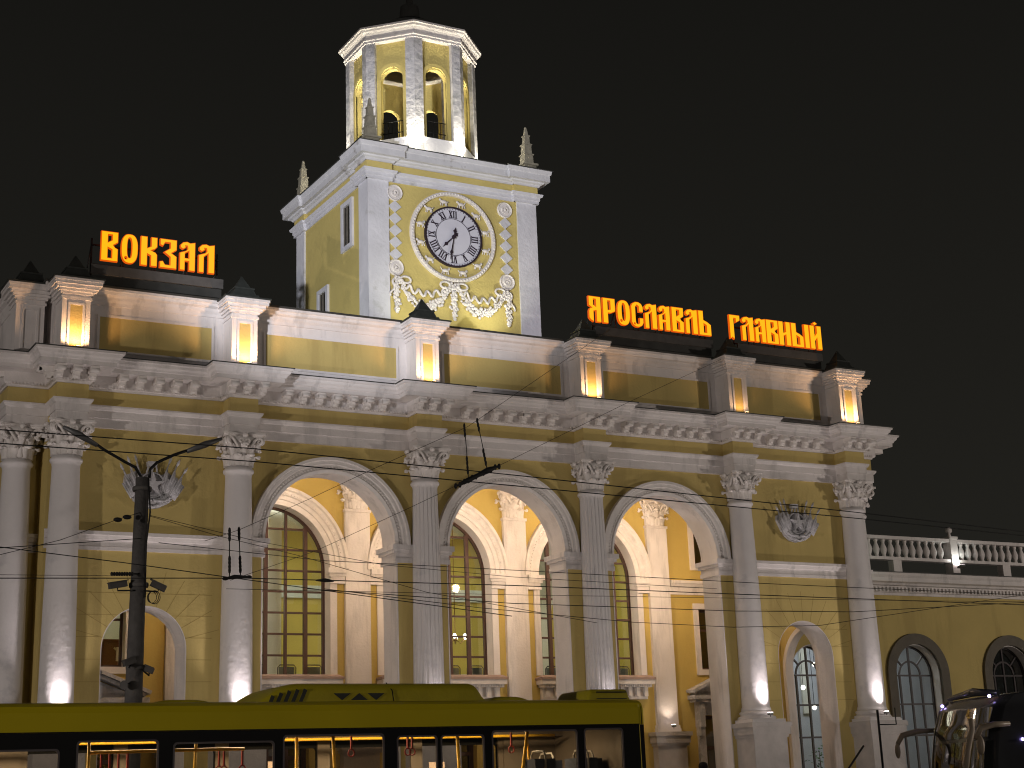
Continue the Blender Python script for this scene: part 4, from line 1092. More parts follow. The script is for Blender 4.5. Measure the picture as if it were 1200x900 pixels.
# ------------------------------------------------------------------ FLOODLIGHTS
def floodlight(x, y, z, target, energy, col, label, lens, group, size=.06, angle=70, blend=.7, w_=.16, lens_up=True):
    t = thing('floodlight', label, 'floodlight', (x, y, z), group)
    d = (Vector(target)-Vector((x, y, z))).normalized(); q = d.to_track_quat('Z', 'Y').to_matrix()
    b = MB(); b.cbox(Vector((0, 0, .0))-d*.035, (w_, w_*.7, .06), q); b.tube([Vector((0,0,0))-d*.06, Vector((0, 0, -.11))], .012, 5); b.build('housing', 'lamp_grey', t)
    b = MB(); b.cbox(d*.0, (w_*.86, w_*.58, .008), q); b.build('lens', lens, t)
    if lens_up == 'spill': light('floodlight_spill', 'POINT', tuple(d*.06), energy*.10, col, None, t, size)
    if True: light('floodlight_lamp', 'SPOT', tuple(d*.04), energy, col, tuple(d*2), t, size, angle, blend)
    return t
ords = ['left corner', 'first', 'second', 'third', 'fourth', 'right corner']
WARM = (1, .56, .27); COOL = (1, .88, .90)
cord = ['leftmost', 'second', 'third', 'fourth', 'fifth', 'rightmost']
for i, x in enumerate(CX):
    main = i in (0, 1, 4, 5)
    floodlight(x, -.62, PED_T+.13+.12, (x, -.34, 9.2), 150 if main else 30, COOL, 'small floodlight at the foot of the %s portico column, shining up its shaft' % cord[i], 'lamp_lens_white', 'column floodlights', .03, 100, .9, .13)
for i, x in enumerate(CX):
    floodlight(x, -.66, 12.02+.05, (x, -.36, 13.6), (95, 100, 82, 54, 14, 95)[i], WARM, 'warm floodlight on the cornice in front of the %s parapet pier' % cord[i], 'lamp_lens_warm', 'parapet floodlights', .03, 142, .5, .11)
# belfry lights
for k, (ang, nm) in enumerate(((22.5, 'front left'), (-22.5, 'front right'), (67.5, 'left'), (-67.5, 'right'), (112.5, 'rear left'), (-112.5, 'rear right'), (157.5, 'back left'), (-157.5, 'back right'))):
    a_ = math.radians(ang); x, y = -(BR+.30)*math.sin(a_), TC-(BR+.30)*math.cos(a_)
    floodlight(x, y, 20.26, (-(BR+.10)*math.sin(a_), TC-(BR+.10)*math.cos(a_), 24.2), 400, (1, .92, .72), 'floodlight on the tower roof at the %s corner of the belfry' % nm, 'lamp_lens_white', 'belfry floodlights', .04, 92, .8, .16, 'spill')
# tower body lights on the hall roof
floodlight(1.05, 1.6, 14.15, (.6, 2.76, 17.5), 110, (1, .98, .72), 'floodlight on the hall roof below the right side of the clock', 'lamp_lens_white', 'tower floodlights', .05, 120, .8, .2)
floodlight(-1.7, 1.4, 14.0, (-1.2, 2.76, 17.5), 95, (1, .98, .74), 'floodlight hidden on the hall roof below the left side of the clock', 'lamp_lens_white', 'tower floodlights', .05, 120, .8, .2)
floodlight(-4.6, 4.2, 12.6, (-2.8, 5.2, 17.5), 100, (.95, .97, .80), 'floodlight on the hall roof beside the left face of the tower', 'lamp_lens_white', 'tower floodlights', .05, 110, .8, .2)
# loggia lights behind the piers
for x, e, nm in ((-7.3, 165, 'leftmost'), (-1.72, 175, 'second'), (2.5, 205, 'third'), (7.1, 290, 'rightmost')):
    floodlight(x, 1.42, 8.05, (x+.3, 4.45, 8.3), e, (1, .72, .48), 'warm floodlight on the inner side of the %s portico pier' % nm, 'lamp_lens_warm', 'loggia floodlights', .1, 165, .5, .2)
floodlight(7.5, 4.06, 3.62, (7.5, 4.28, 6), 16, (1, .80, .62), 'floodlight on the pedestal of the pilaster inside the right arch', 'lamp_lens_white', 'pilaster floodlights', .04, 110, .8, .12)
# balustrade light
floodlight(19.58, 3.86, 8.72, (19.58, 4.2, 9.9), 16, (.92, 1, .92), 'floodlight below the finial post of the wing balustrade', 'lamp_lens_white', 'wing floodlights', .04, 150, .6, .24)
light('wing_roof_light', 'POINT', (15.2, 3.3, 8.75), 4, (.8, 1, .85), None, None, .1)

for x, nm in ((-9.6, 'leftmost'), (-5.0, 'second'), (0.0, 'middle'), (5.0, 'fourth'), (9.6, 'rightmost')):
    floodlight(x, -5.2, .30, (x, .3, 11.5), 270, (1, .88, .82), 'ground floodlight on the pavement facing the %s bay of the portico' % nm, 'lamp_lens_white', 'ground floodlights', .12, 112, 1, .3)
for k, x in enumerate((-5.0, 0.0, 5.0)):
    t = thing('ceiling_lamp', 'flush warm lamp on the portico ceiling behind the %s tall arch' % ('left', 'middle', 'right')[k], 'lamp', (x-.6, 2.7, 10.42), 'portico ceiling lamps')
    b = MB(); b.lathe([(.16, .08), (.18, .06), (.18, .0)][::-1], n=20); b.build('rim', 'lamp_grey', t)
    b = MB(); b.lathe([(.06, -.03), (.15, -.005)], n=20); b.build('lens', 'lamp_lens_warm', t)
    light('ceiling_lamp_light', 'POINT', (0, 0, -.15), (90, 100, 120)[k], (1, .77, .58), None, t, .12)
# street lighting from the square in front (lamps stand outside the frame)
light('square_light', 'POINT', (-44, -23, 3.5), 13000, (1, .89, .82), None, None, .25)
light('square_light', 'POINT', (-8, -42, 8), 2100, (1, .88, .80), None, None, .4)
light('square_light', 'POINT', (32, -24, 6), 8500, (1, .88, .78), None, None, .3)
light('tower_flood', 'SPOT', (-26, -24, 9), 36000, (.93, .93, 1.0), (-.3, 4, 18.2), None, .3, 20, .5)

# ------------------------------------------------------------------ BUS
BY = -15.6
BU = thing('city_bus', 'olive yellow low floor city bus with black glazing, parked in front of the station', 'bus')
x0, x1, bt = -18.6, -6.45, 3.02
wins = [(-15.02, -13.98, 2.545, 1.2), (-13.77, -12.40, 2.505, 1.2), (-12.26, -10.79, 2.575, .35), (-10.58, -9.97, 2.54, 1.2), (-9.90, -9.22, 2.54, 1.2), (-9.08, -7.66, 2.59, .35), (-7.53, -6.86, 2.60, 1.9), (-18.3, -17.0, 2.5, 1.2), (-16.8, -15.25, 2.45, 1.2)]
def rr_(xa, xb, za, zb_, r=.05):
    o = []
    for cx_, cz_, a0 in ((xb-r, zb_-r, 0), (xa+r, zb_-r, PI/2), (xa+r, za+r, PI), (xb-r, za+r, 1.5*PI)):
        for k in range(5): t = a0+k*PI/8; o.append((cx_+r*math.cos(t), cz_+r*math.sin(t)))
    return o
holes = [rr_(a, c, zb_, zt) for a, c, zt, zb_ in wins]
plate('side_panel', [rect(x0+.12, x1-.02, .32, 2.655)]+holes, BY-.0, BY+.05, 'bus_black', BU)
BY2 = BY+2.5
plate('side_panel', [rect(x0+.12, x1-.12, .32, 2.655), rr_(-16.9, -15.3, 1.2, 2.5), rr_(-15.1, -13.9, 1.2, 2.5), rr_(-13.7, -12.4, 1.2, 2.5), rr_(-12.2, -10.8, 1.2, 2.5), rr_(-10.6, -9.2, 1.2, 2.5), rr_(-9.1, -7.7, 1.2, 2.5)], BY2-.05, BY2, 'bus_black', BU)
b = MB()          # roof shell with rounded edges, yellow cove panels
sec = [(BY-.005, 2.66), (BY-.005, 2.90), (BY+.03, 2.98), (BY+.12, 3.02), (BY+.4, 3.05), (BY+1.25, 3.08), (BY2-.4, 3.05), (BY2-.12, 3.02), (BY2-.03, 2.98), (BY2+.005, 2.90), (BY2+.005, 2.66), (BY2-.06, 2.66), (BY2-.1, 2.86), (BY+.1, 2.86), (BY+.06, 2.66)]
xsn = [x0, x0+.1, x1-.12, x1-.03, x1]; sc_ = [.96, 1, 1, .995, .97]
rings = []
for xx, k in zip(xsn, sc_):
    rings.append([b.v((xx, BY+1.25+(y-BY-1.25)*k, 2.66+(z-2.66)*k)) for y, z in sec])
for a, c in zip(rings, rings[1:]):
    for j in range(len(sec)): b.f([a[j], a[(j+1)%len(sec)], c[(j+1)%len(sec)], c[j]])
b.f(rings[0]); b.f(rings[-1][::-1])
b.build('roof', 'bus_yellow', BU)
b = MB(); b.box(x1-.065, x1-.055, BY-.012, BY-.006, 2.66, 2.92); b.box(x0, x1-.1, BY-.010, BY-.004, 2.655, 2.668); b.build('roof_seam', 'bus_black', BU)
b = MB()          # rear end panel: curved corners
for s_ in (0,):
    ring = []
    for z, ins in ((.32, 0.02), (1.2, 0.0), (2.2, .03), (2.66, .08), (2.95, .16)):
        ring.append([b.v(q) for q in ((x1-.10, BY-.004, z), (x1-.01-ins*.3, BY+.03, z), (x1+.06-ins, BY+.14, z), (x1+.09-ins, BY+1.25, z), (x1+.06-ins, BY2-.14, z), (x1-.01-ins*.3, BY2-.03, z), (x1-.10, BY2+.004, z), (x1-.16, BY2-.06, z), (x1-.16, BY+.06, z))])
    for a, c in zip(ring, ring[1:]):
        for j in range(9): b.f([a[j], a[(j+1)%9], c[(j+1)%9], c[j]], False)
    b.f(ring[0][::-1]); b.f(ring[-1])
b.build('end_panel', 'bus_unit_yellow', BU)
b = MB(); b.box(x0, x0+.1, BY, BY2, .32, 2.66); b.build('end_panel', 'bus_black', BU)
b = MB(); b.box(x0+.1, x1-.12, BY+.06, BY2-.06, .34, .40); b.build('floor', 'bus_liner', BU)
b = MB(); b.box(x0+.1, x1-.12, BY+.12, BY2-.12, 2.80, 2.84); b.build('ceiling', 'bus_liner', BU)
b = MB()
for xx in (-17.0, -15.2, -13.8, -12.3, -10.7, -9.15, -7.6): b.box(xx-.10, xx+.10, BY2-.10, BY2-.06, .4, 2.7)
b.box(-7.62, x1-.2, BY2-.14, BY2-.1, .4, 2.72); b.box(x0+.1, -15.2, BY2-.14, BY2-.1, .4, 2.72)
b.box(x1-.22, x1-.17, BY+.1, BY2-.1, .4, 2.72); b.box(x0+.1, x1-.2, BY2-.4, BY2-.1, 2.60, 2.72)
b.build('lining', 'bus_liner', BU)
for a, c, zt, zb_ in wins:
    f = MB(); f.box(a+.01, c-.01, BY+.030, BY+.034, zb_+.01, zt-.01); p = f.build('window', 'bus_glass', BU)
    b = MB(); lp = rr_(a-.012, c+.012, zb_-.012, zt+.012, .055); li = rr_(a+.012, c-.012, zb_+.012, zt-.012, .045)
    p2 = plate('frame', [lp, li], BY-.004, BY+.02, 'dark_frame', p)
# rails and posts
def rail(pts, mtn='rail_yellow', r=.022, nm='handrail'):
    b = MB(); b.tube(pts, r, 8); return b.build(nm, mtn, BU)
ry = BY+.60
rail([(-14.72, ry, .4), (-14.72, ry, 2.8)]); rail([(-14.72, ry, 2.43), (-13.2, ry, 2.44), (-12.6, ry, 2.44)])
rail([(-13.32, ry, 1.6), (-13.27, ry, 2.80)]); rail([(-11.98, ry, 2.60), (-9.7, ry, 2.61)]); rail([(-11.82, ry+.1, .4), (-11.80, ry+.1, 2.62)], r=.026); rail([(-11.22, ry, 1.2), (-11.30, ry, 2.60)], r=.026)
rail([(-9.27, ry, .4), (-9.35, ry, 2.8)], r=.026); rail([(-8.66, ry, 2.64), (-8.14, ry, 2.64)]); rail([(-8.16, ry, 2.63), (-8.30, ry, 1.9), (-8.30, ry, .4)], r=.026); rail([(-8.16, ry+.05, 2.63), (-8.10, ry+.05, 1.9), (-8.12, ry+.05, .4)], r=.02)
rail([(-17.5, ry+1.2, 2.60), (-7.0, ry+1.2, 2.60)])
for k, x in enumerate((-14.55, -14.44, -14.32, -14.20, -12.95, -12.88, -12.62, -11.0, -10.12, -10.05, -8.42)):
    yy = ry+.02 if x < -12.5 else ry+.05; zt = 2.42 if x < -12.5 else 2.60
    b = MB(); b.cbox((x, yy, zt-.10), (.022, .035, .20)); b.tube([(x+.045*math.cos(t), yy, zt-.245+.05*math.sin(t)) for t in [i*2*PI/12 for i in range(12)]], .011, 5, True); b.build('strap', 'strap_red', BU)
b = MB(); b.box(-11.60, -11.36, BY2-.125, BY2-.115, 2.08, 2.32); b.build('notice', 'paper_white', BU)
b = MB(); b.box(-8.95, -8.68, BY2-.125, BY2-.115, 2.02, 2.25); b.build('notice', 'paper_white', BU)
for (x, y) in ((-7.28, BY+.55), (-6.92, BY+1.0), (-8.05, BY+.5), (-7.28, BY+1.6), (-17.5, BY+.6), (-16.5, BY+.6)):
    b = MB(); b.box(x-.17, x+.17, y-.20, y+.20, 1.62, 2.20); b.box(x-.17, x+.22, y-.20, y+.20, 1.50, 1.62); st_ = b.build('seat', 'seat_blue', BU)
    b = MB(); b.tube([(x, y-.21, 1.7), (x, y-.21, 2.25), (x, y-.16, 2.31), (x, y+.16, 2.31), (x, y+.21, 2.25), (x, y+.21, 1.7)], .018, 6); b.build('seat_rail', 'seat_frame', st_)
# rooftop units
def hump(name, xa, xb, ya, yb, z0, z1, mtn, sl=.25, sr=.15, sy=.15):
    b = MB(); n = 7; gr = []
    secs = []
    for i in range(n): t = i/(n-1); secs.append((xa+sl*t, z0+(z1-z0)*math.sin(t*PI/2)))
    for i in range(n): t = i/(n-1); secs.append((xb-sr+sr*t, z0+(z1-z0)*math.cos(t*PI/2)))
    for x, z in secs:
        k = (z-z0)/(z1-z0); row = [(x, ya, z0-.05), (x, ya, z0+(z-z0)*.55), (x, ya+sy*.35, z0+(z-z0)*.9), (x, ya+sy, z), (x, yb-sy, z), (x, yb-sy*.35, z0+(z-z0)*.9), (x, yb, z0+(z-z0)*.55), (x, yb, z0-.05)]
        gr.append([b.v(q) for q in row])
    for a, c in zip(gr, gr[1:]):
        for j in range(7): b.f([a[j], a[j+1], c[j+1], c[j]], True)
    b.f(gr[0]); b.f(gr[-1][::-1]); return b.build(name, mtn, BU)
u = hump('air_conditioner', -12.45, -8.93, BY+.45, BY+2.0, 3.04, 3.31, 'bus_unit_yellow', .6, .22)
b = MB()
for k in range(5):
    xx = -12.30+k*.115; h_ = .05+.55*.27*math.sin(min(1, (xx+12.45)/.6)*PI/2)
    b.cbox((xx+.03, BY+.447, 3.03+h_/2), (.05, .02, h_), Matrix.Rotation(.42, 3, 'Y'))
for xx, fl in ((-11.22, 1), (-10.96, -1), (-10.70, 1)):
    lp = [(xx-.13, 3.165), (xx+.13, 3.165), (xx, 3.07)] if fl > 0 else [(xx-.13, 3.07), (xx+.13, 3.07), (xx, 3.165)]
    vv = [b.v((p[0], BY+.438, p[1])) for p in lp]; vw = [b.v((p[0], BY+.46, p[1])) for p in lp]
    b.f(vv); b.f(vw[::-1])
    for j in range(3): b.f([vv[j], vv[(j+1)%3], vw[(j+1)%3], vw[j]])
b.build('vent_grille', 'bus_grille', u)
b = MB(); b.tube([(-10.42, BY+.43, 3.0), (-10.45, BY+.44, 3.2), (-10.47, BY+.6, 3.32)], .008, 5); b.build('unit_seam', 'bus_black', u)
hump('roof_dome', -13.95, -13.05, BY+.5, BY+1.7, 3.04, 3.10, 'bus_unit_yellow', .3, .3)
hump('roof_dome', -8.9, -8.1, BY+.5, BY+1.7, 3.04, 3.12, 'bus_unit_yellow', .3, .3)
u = hump('roof_hatch', -7.15, -6.62 + .25, BY+.5, BY+1.5, 3.04, 3.22, 'bus_unit_yellow', .12, .06, .08)
b = MB()
for q in ((-6.98, -6.44, 3.165, 3.18), (-6.98, -6.44, 3.07, 3.08)): b.box(q[0], q[1], BY+.48, BY+.50, q[2], q[3])
b.build('hatch_rim', 'bus_grille', u)
for xx in (-17.0, -9.2):
    b = MB(); b.lathe([(.30, -.14), (.46, -.13), (.48, -.08), (.48, .08), (.46, .13), (.30, .14)], n=28); o = b.build('wheel', 'wire_black', BU); o.rotation_euler = (PI/2, 0, 0); o.location = (xx, BY+.16, .48)
    o2 = MB(); o2.lathe([(.10, .10), (.28, .145)], n=20); r2 = o2.build('rim', 'lamp_grey', o)
b = MB(); b.box(x0+.3, x1-.3, BY+.3, BY2-.3, .2, .345); b.build('chassis', 'black_iron', BU)
light('bus_interior_light', 'AREA', (-12.5, BY+1.2, 2.76), 330, (1, .78, .5), (-12.5, BY+1.4, 0), BU, (10, .3))
move(BU, -12.5, BY+1.25, 0)

# ------------------------------------------------------------------ COACH at the right edge
CO = thing('coach', 'dark glossy touring coach with beige horn mirrors in front of the wing', 'coach')
# front corner near (4.0,-12); it faces the camera side, body running to the right
def coach_pt(u, v_, z):   # u along its front (width 2.5), v_ backwards
    ang = math.radians(-103); d = Vector((math.cos(ang), math.sin(ang), 0)); n_ = Vector((-d.y, d.x, 0))
    p = Vector((4.42, -9.70, 0)) + d*u + n_*v_; return Vector((p.x, p.y, z))
b = MB(); N = 12; prof = [(.35, .02), (.9, .0), (1.5, .0), (2.1, .07), (2.7, .20), (3.1, .36), (3.30, .60), (3.36, 1.0)]
rows = []
for z, back in prof:
    row = []
    for i in range(N+1):
        t = i/N; u_ = 2.5*t; bow = (.12)*(2*t-1)**2 + .14*abs(2*t-1)**8
        row.append(b.v(coach_pt(u_, back+bow, z)))
    rows.append(row)
for a, c in zip(rows, rows[1:]):
    for j in range(N): b.f([a[j], a[j+1], c[j+1], c[j]], True)
for j, u_ in ((0, 0), (N, 2.5)):
    back = [b.v(coach_pt(u_, 11.5, z)) for z, _ in prof]
    for i in range(len(prof)-1): b.f([rows[i][j], rows[i+1][j], back[i+1], back[i]])
    if j == 0: bl_ = back
    else: br_ = back
for i in range(len(prof)-1): b.f([bl_[i], bl_[i+1], br_[i+1], br_[i]])
b.f([rows[-1][j] for j in range(N+1)]+[br_[-1], bl_[-1]]); b.f([rows[0][j] for j in range(N, -1, -1)]+[bl_[0], br_[0]])
b.build('body', 'coach_body', CO)
def band(z0, z1, o, t0=.03, t1=.97, mtn='coach_glass', nm='windscreen'):
    b = MB(); rows = []
    for k in range(7):
        z = z0+(z1-z0)*k/6
        bk_ = 0
        for (za, ba), (zb_, bb) in zip(prof, prof[1:]):
            if za <= z <= zb_: bk_ = ba+(bb-ba)*(z-za)/(zb_-za)
        row = []
        for i in range(13):
            t = t0+(t1-t0)*i/12; bow = (.12)*(2*t-1)**2+.14*abs(2*t-1)**8
            row.append(b.v(coach_pt(2.5*t, bk_+bow-o, z)))
        rows.append(row)
    for a, c in zip(rows, rows[1:]):
        for j in range(12): b.f([a[j], a[j+1], c[j+1], c[j]], True)
    return b.build(nm, mtn, CO)
band(1.25, 2.42, .012, .04, .49); band(1.25, 2.42, .012, .51, .96); band(2.50, 3.08, .012, .08, .92)
b = MB()
for t in (.03,):
    pts = []
    for z, bk_ in prof[1:7]: bow = (.12)*(2*t-1)**2+.14*abs(2*t-1)**8; pts.append(coach_pt(2.5*t, bk_+bow-.03, z))
    b.tube(pts, .022, 6)
b.build('pillar_trim', 'coach_trim', CO)
# side windows
for k in range(7):
    for u_ in (-.012, 2.512):
        b = MB()
        p = [coach_pt(u_, 1.3+k*1.4, 1.5), coach_pt(u_, 2.6+k*1.4, 1.5), coach_pt(u_, 2.6+k*1.4, 2.75), coach_pt(u_, 1.3+k*1.4, 2.75)]
        b.f([b.v(q) for q in p]); b.build('side_window', 'coach_glass', CO)
# marker lamps on the roof front
for t, z in ((.06, 3.22), (.86, 3.30)):
    bow = (.12)*(2*t-1)**2+.14*abs(2*t-1)**8; p = coach_pt(2.5*t, .50+bow-.08, z); b = MB(); b.ball(tuple(p), .035, 8); b.build('marker_lamp', 'marker_lamp', CO)
p = coach_pt(2.53, .9, 2.42); b = MB(); b.ball(tuple(p), .03, 8); b.build('marker_lamp', 'marker_lamp', CO)
b = MB(); b.box(-.01, .01, -.01, .01, 0, .01); b.b.clear()
pa, pb_ = coach_pt(.15, .75, 3.37), coach_pt(2.1, .75, 3.37)
b.tube([pa, (pa+pb_)/2+Vector((0,0,.07)), pb_], [.05, .09, .05], 8); b.build('roof_spoiler', 'coach_body', CO)
# horn mirrors
def mirror(pts, hc, sz):
    b = MB(); b.tube(pts, [.045, .06, .06, .05], 8); o = b.build('mirror', 'mirror_beige', CO)
    b = MB(); hc = Vector(hc); n_ = 8
    b.ball(tuple(hc), 1, 12, (sz[0], sz[1], sz[2])); b.build('mirror_head', 'mirror_beige', o)
mirror([at(1130, 925, -12.35), at(1134, 880, -12.35), at(1139, 855, -12.35), at(1137, 842, -12.35)], at(1139, 850, -12.35), (.05, .05, .12))
mirror([at(1183, 848, -12.6), at(1165, 849, -12.5), at(1149, 853, -12.4), at(1143, 866, -12.35)], at(1149, 873, -12.4), (.075, .09, .19))
mirror([at(1096, 856, -9.5), at(1075, 857, -9.5), at(1057, 862, -9.5), at(1052, 872, -9.5)], at(1052, 880, -9.5), (.05, .07, .16))
for v_ in (1.9, 8.5):
    for u_ in (.15, 2.35):
        b = MB(); b.lathe([(.30, -.14), (.48, -.13), (.5, 0), (.48, .13), (.30, .14)], n=24); o = b.build('wheel', 'wire_black', CO)
        o.rotation_euler = (PI/2, 0, math.radians(-13)); p = coach_pt(u_, v_, .5); o.location = p
_c = coach_pt(1.25, 5.5, 0); move(CO, _c.x, _c.y, 0)

# ------------------------------------------------------------------ STREET LAMP POST
py_ = -8.0
SP_ = thing('street_lamp_post', 'dark street lamp post with two unlit curved arms before the left bay', 'street lamp')
top = at(167, 560, py_); bx = at(158, 818, py_).x-.02
b = MB()
for (za, zb_, ra, rb) in ((.12, top.z, .19, .125),):
    n = 10
    lo = [b.v((bx-.04+ra*math.cos(2*PI*k/n), py_+ra*math.sin(2*PI*k/n), za)) for k in range(n)]; hi = [b.v((top.x+rb*math.cos(2*PI*k/n), py_+rb*math.sin(2*PI*k/n), zb_)) for k in range(n)]
    for k in range(n): b.f([lo[k], lo[(k+1)%n], hi[(k+1)%n], hi[k]], True)
    b.f(lo[::-1]); b.f(hi)
for z in (top.z-.25, top.z-2.0, 4.1): b.lathe([(.17, z), (.18, z+.02), (.18, z+.06), (.17, z+.08)], bx+(top.x-bx)*z/top.z, py_, 12)
b.build('post', 'post_concrete', SP_)
for pts, hd in (([(166, 560), (159, 548), (146, 541), (122, 527), (108, 517)], [(114, 522), (92, 509), (74, 500)]), ([(175, 560), (176, 550), (184, 542), (204, 533), (222, 527)], [(219, 529), (240, 521), (260, 514)])):
    b = MB(); b.tube([at(a, c, py_-.02) for a, c in pts], .028, 8); arm = b.build('lamp_arm', 'black_iron', SP_)
    b = MB(); b.tube([at(a, c, py_-.02) for a, c in hd], [.04, .065, .03], 8)
    for v in b.b.verts: pass
    b.build('lamp_head', 'lamp_grey', arm)
b = MB(); b.tube([at(174, 560, py_-.16), at(176, 600, py_-.16), at(171, 640, py_-.18), at(170, 700, py_-.18)], .016, 6); b.build('cable', 'wire_black', SP_)
move(SP_, bx, py_, .12)
def camera_box(c0, c1, arm, lab):
    c0, c1 = Vector(c0), Vector(c1); d = (c1-c0).normalized()
    t = thing('security_camera', lab, 'camera', tuple((c0+c1)/2), 'security cameras on the lamp post')
    base = (c0+c1)/2
    q = d.to_track_quat('X', 'Z').to_matrix()
    b = MB(); b.cbox((0,0,0), ((c1-c0).length, .10, .10), q); b.cbox(Vector((0,0,.06)), ((c1-c0).length*1.12, .13, .014), q); b.build('housing', 'board_grey', t)
    b = MB(); b.tube([Vector(arm)-base, Vector((0,0,-.10)), Vector((0,0,-.04))], .016, 6); b.build('bracket', 'black_iron', t)
camera_box(at(128, 687, -8.15), at(148, 684, -8.1), at(160, 692, -8.1), 'grey security camera pointing left, higher on the lamp post')
camera_box(at(194, 691, -8.15), at(177, 683, -8.1), at(166, 692, -8.1), 'grey security camera pointing right, higher on the lamp post')
camera_box(at(145, 778, -8.25), at(158, 773, -8.2), at(158, 770, -8.1), 'small security camera pointing left, lower on the lamp post')
camera_box(at(180, 787, -8.25), at(170, 783, -8.2), at(164, 783, -8.1), 'small security camera pointing right, lower on the lamp post')
b = MB()
c = at(178, 700, -8.2)
for k in range(3): b.tube([(c.x+(.085+.01*k)*math.cos(t)+.02*k, c.y-.01*k, c.z+(.10+.01*k)*math.sin(t)) for t in [i*2*PI/20 for i in range(20)]], .006, 5, True)
tag(b.build('cable_coil', 'wire_black'), 'thin coil of cable hanging on the right of the lamp post below the cameras', 'cable')
c = at(147, 770, -8.2)
t = thing('loudspeaker', 'dark round horn loudspeaker low on the left side of the lamp post', 'loudspeaker', tuple(at(146, 803, -8.2)))
b = MB(); b.lathe([(.03, -.10), (.04, -.05), (.07, .02), (.08, .03)], n=16); o = b.build('horn', 'board_grey', t); o.rotation_euler = (PI/2, 0, -.8)
b = MB(); b.tube([(0,0,0), (.14, .12, .05)], .018, 6); b.build('bracket', 'black_iron', t)

# ------------------------------------------------------------------ OVERHEAD WIRES
def wire(pts, Ys, lab, r=.010):
    P_ = [at(a, c, Y) for (a, c), Y in zip(pts, Ys)]
    out = []
    for p0, p1 in zip(P_, P_[1:]):
        n = 5; out += [p0+(p1-p0)*(i/n) for i in range(n)]
    out.append(P_[-1])
    b = MB(); b.tube(out, r*.75, 6); return tag(b.build('overhead_wire', 'wire_black'), lab, 'wire', 'overhead wires in front of the station')
wire([(-60, 498), (0, 503.5), (300, 526), (600, 556.5), (1000, 600), (1260, 630)], [-13]*6, 'upper of the two long trolley wires crossing the column capitals', .012)
wire([(-60, 514), (0, 519.5), (300, 541), (600, 569), (1000, 607), (1260, 634)], [-13]*6, 'lower of the two long trolley wires crossing the column capitals', .012)
wire([(240, 634), (280, 621), (362, 585), (432, 552), (548, 500), (715, 386)], [-9.2, -9, -8.7, -8.3, -7.8, -1.0], 'thin slanting span wire rising to the parapet, holding two hanging insulator chains', .007)
wire([(270, 680), (369, 646), (478, 596), (535, 569), (584, 546), (735, 472), (845, 421)], [-9, -8.7, -8.2, -7.8, -7.7, -4.5, -1.0], 'thin slanting span wire carrying the dark insulator bar over the middle arch', .007)
wire([(-60, 646), (0, 642), (90, 636), (166, 631)], [-11, -10.5, -9, -8.1], 'short wire running left from the lamp post at the string course', .010)
wire([(-60, 634), (0, 641), (150, 660), (272, 677), (600, 722)], [-12]*5, 'dark wire slanting down to the small insulator near the second column', .010)
wire([(-60, 660), (0, 650), (70, 633), (137, 609), (166, 600)], [-11, -10.5, -9.5, -8.4, -8.1], 'curved wire with bead insulators tied to the left of the lamp post', .008)
wire([(176, 605), (260, 629), (350, 651), (500, 694), (700, 730)], [-8.1, -8.5, -9, -10, -11], 'thin wire slanting down right from the lamp post across the left tall window', .007)
wire([(176, 604), (300, 634), (450, 662), (600, 676), (840, 690)], [-8.1, -8.5, -9, -10, -11], 'thin wire dropping gently right from the lamp post towards the middle arch', .007)
wire([(-60, 678), (0, 677.5), (290, 677.5), (600, 686), (960, 700), (1260, 711)], [-12.5]*6, 'long level wire crossing the whole front just below the imposts', .011)
wire([(-60, 673), (0, 673.5), (160, 675)], [-12, -11, -8.2], 'thin level wire ending at the lamp post by the upper cameras', .006)
wire([(186, 636), (380, 657), (600, 668), (900, 684), (1260, 700)], [-8.1, -9, -10, -11, -12], 'level wire starting at the lamp post and crossing the three arches', .009)
wire([(360, 690), (600, 707), (860, 716), (1000, 717), (1200, 706), (1260, 702)], [-12.8]*6, 'sagging wire crossing below the level wires and rising on the wing', .009)
wire([(380, 690), (560, 712), (740, 729), (860, 735), (960, 733), (1200, 697), (1260, 686)], [-12.6]*7, 'lowest sagging wire, curving up to the right across the wing', .008)
wire([(265, 690), (600, 697), (1000, 703), (1260, 706)], [-12.2]*4, 'faint level wire between the long level wire and the sagging wires', .006)
# insulator hangers
def hanger(pts, Y, lab):
    P_ = [at(a, c, Y) for a, c in pts]; b = MB(); b.tube(P_, .010, 6)
    a, c = P_[0], P_[-1]
    for t0 in (.02, .10, .18, .62, .70, .78, .86): 
        p = a+(c-a)*t0; b.ball(tuple(p), .036, 6, (.8, .8, 1.8))
    tag(b.build('insulator_chain', 'wire_black'), lab, 'insulator', 'insulator chains on the span wires')
hanger([(544, 498), (547, 530), (549, 562)], -7.8, 'left hanging insulator chain over the middle arch')
hanger([(559, 492), (565, 520), (571, 551)], -7.7, 'right hanging insulator chain over the middle arch')
hanger([(269, 621), (269, 676)], -8.9, 'left hanging insulator chain in front of the second column')
hanger([(280, 620), (282, 676)], -8.8, 'right hanging insulator chain in front of the second column')
b = MB(); P_ = [at(534, 570, -7.8), at(548, 563, -7.8), at(560, 557, -7.7), at(572, 551, -7.7), at(585, 546, -7.7)]
b.tube(P_, [.02, .055, .045, .065, .02], 8)
for k in range(12): 
    t = k/11*4; i = min(3, int(t)); p = P_[i]+(P_[i+1]-P_[i])*(t-i); b.ball((p.x, p.y, p.z+.01*(-1)**k), .052, 7, (.7, .7, 1.25))
tag(b.build('insulator_bar', 'wire_black'), 'thick dark insulator bar with ribs hanging over the middle arch', 'insulator')
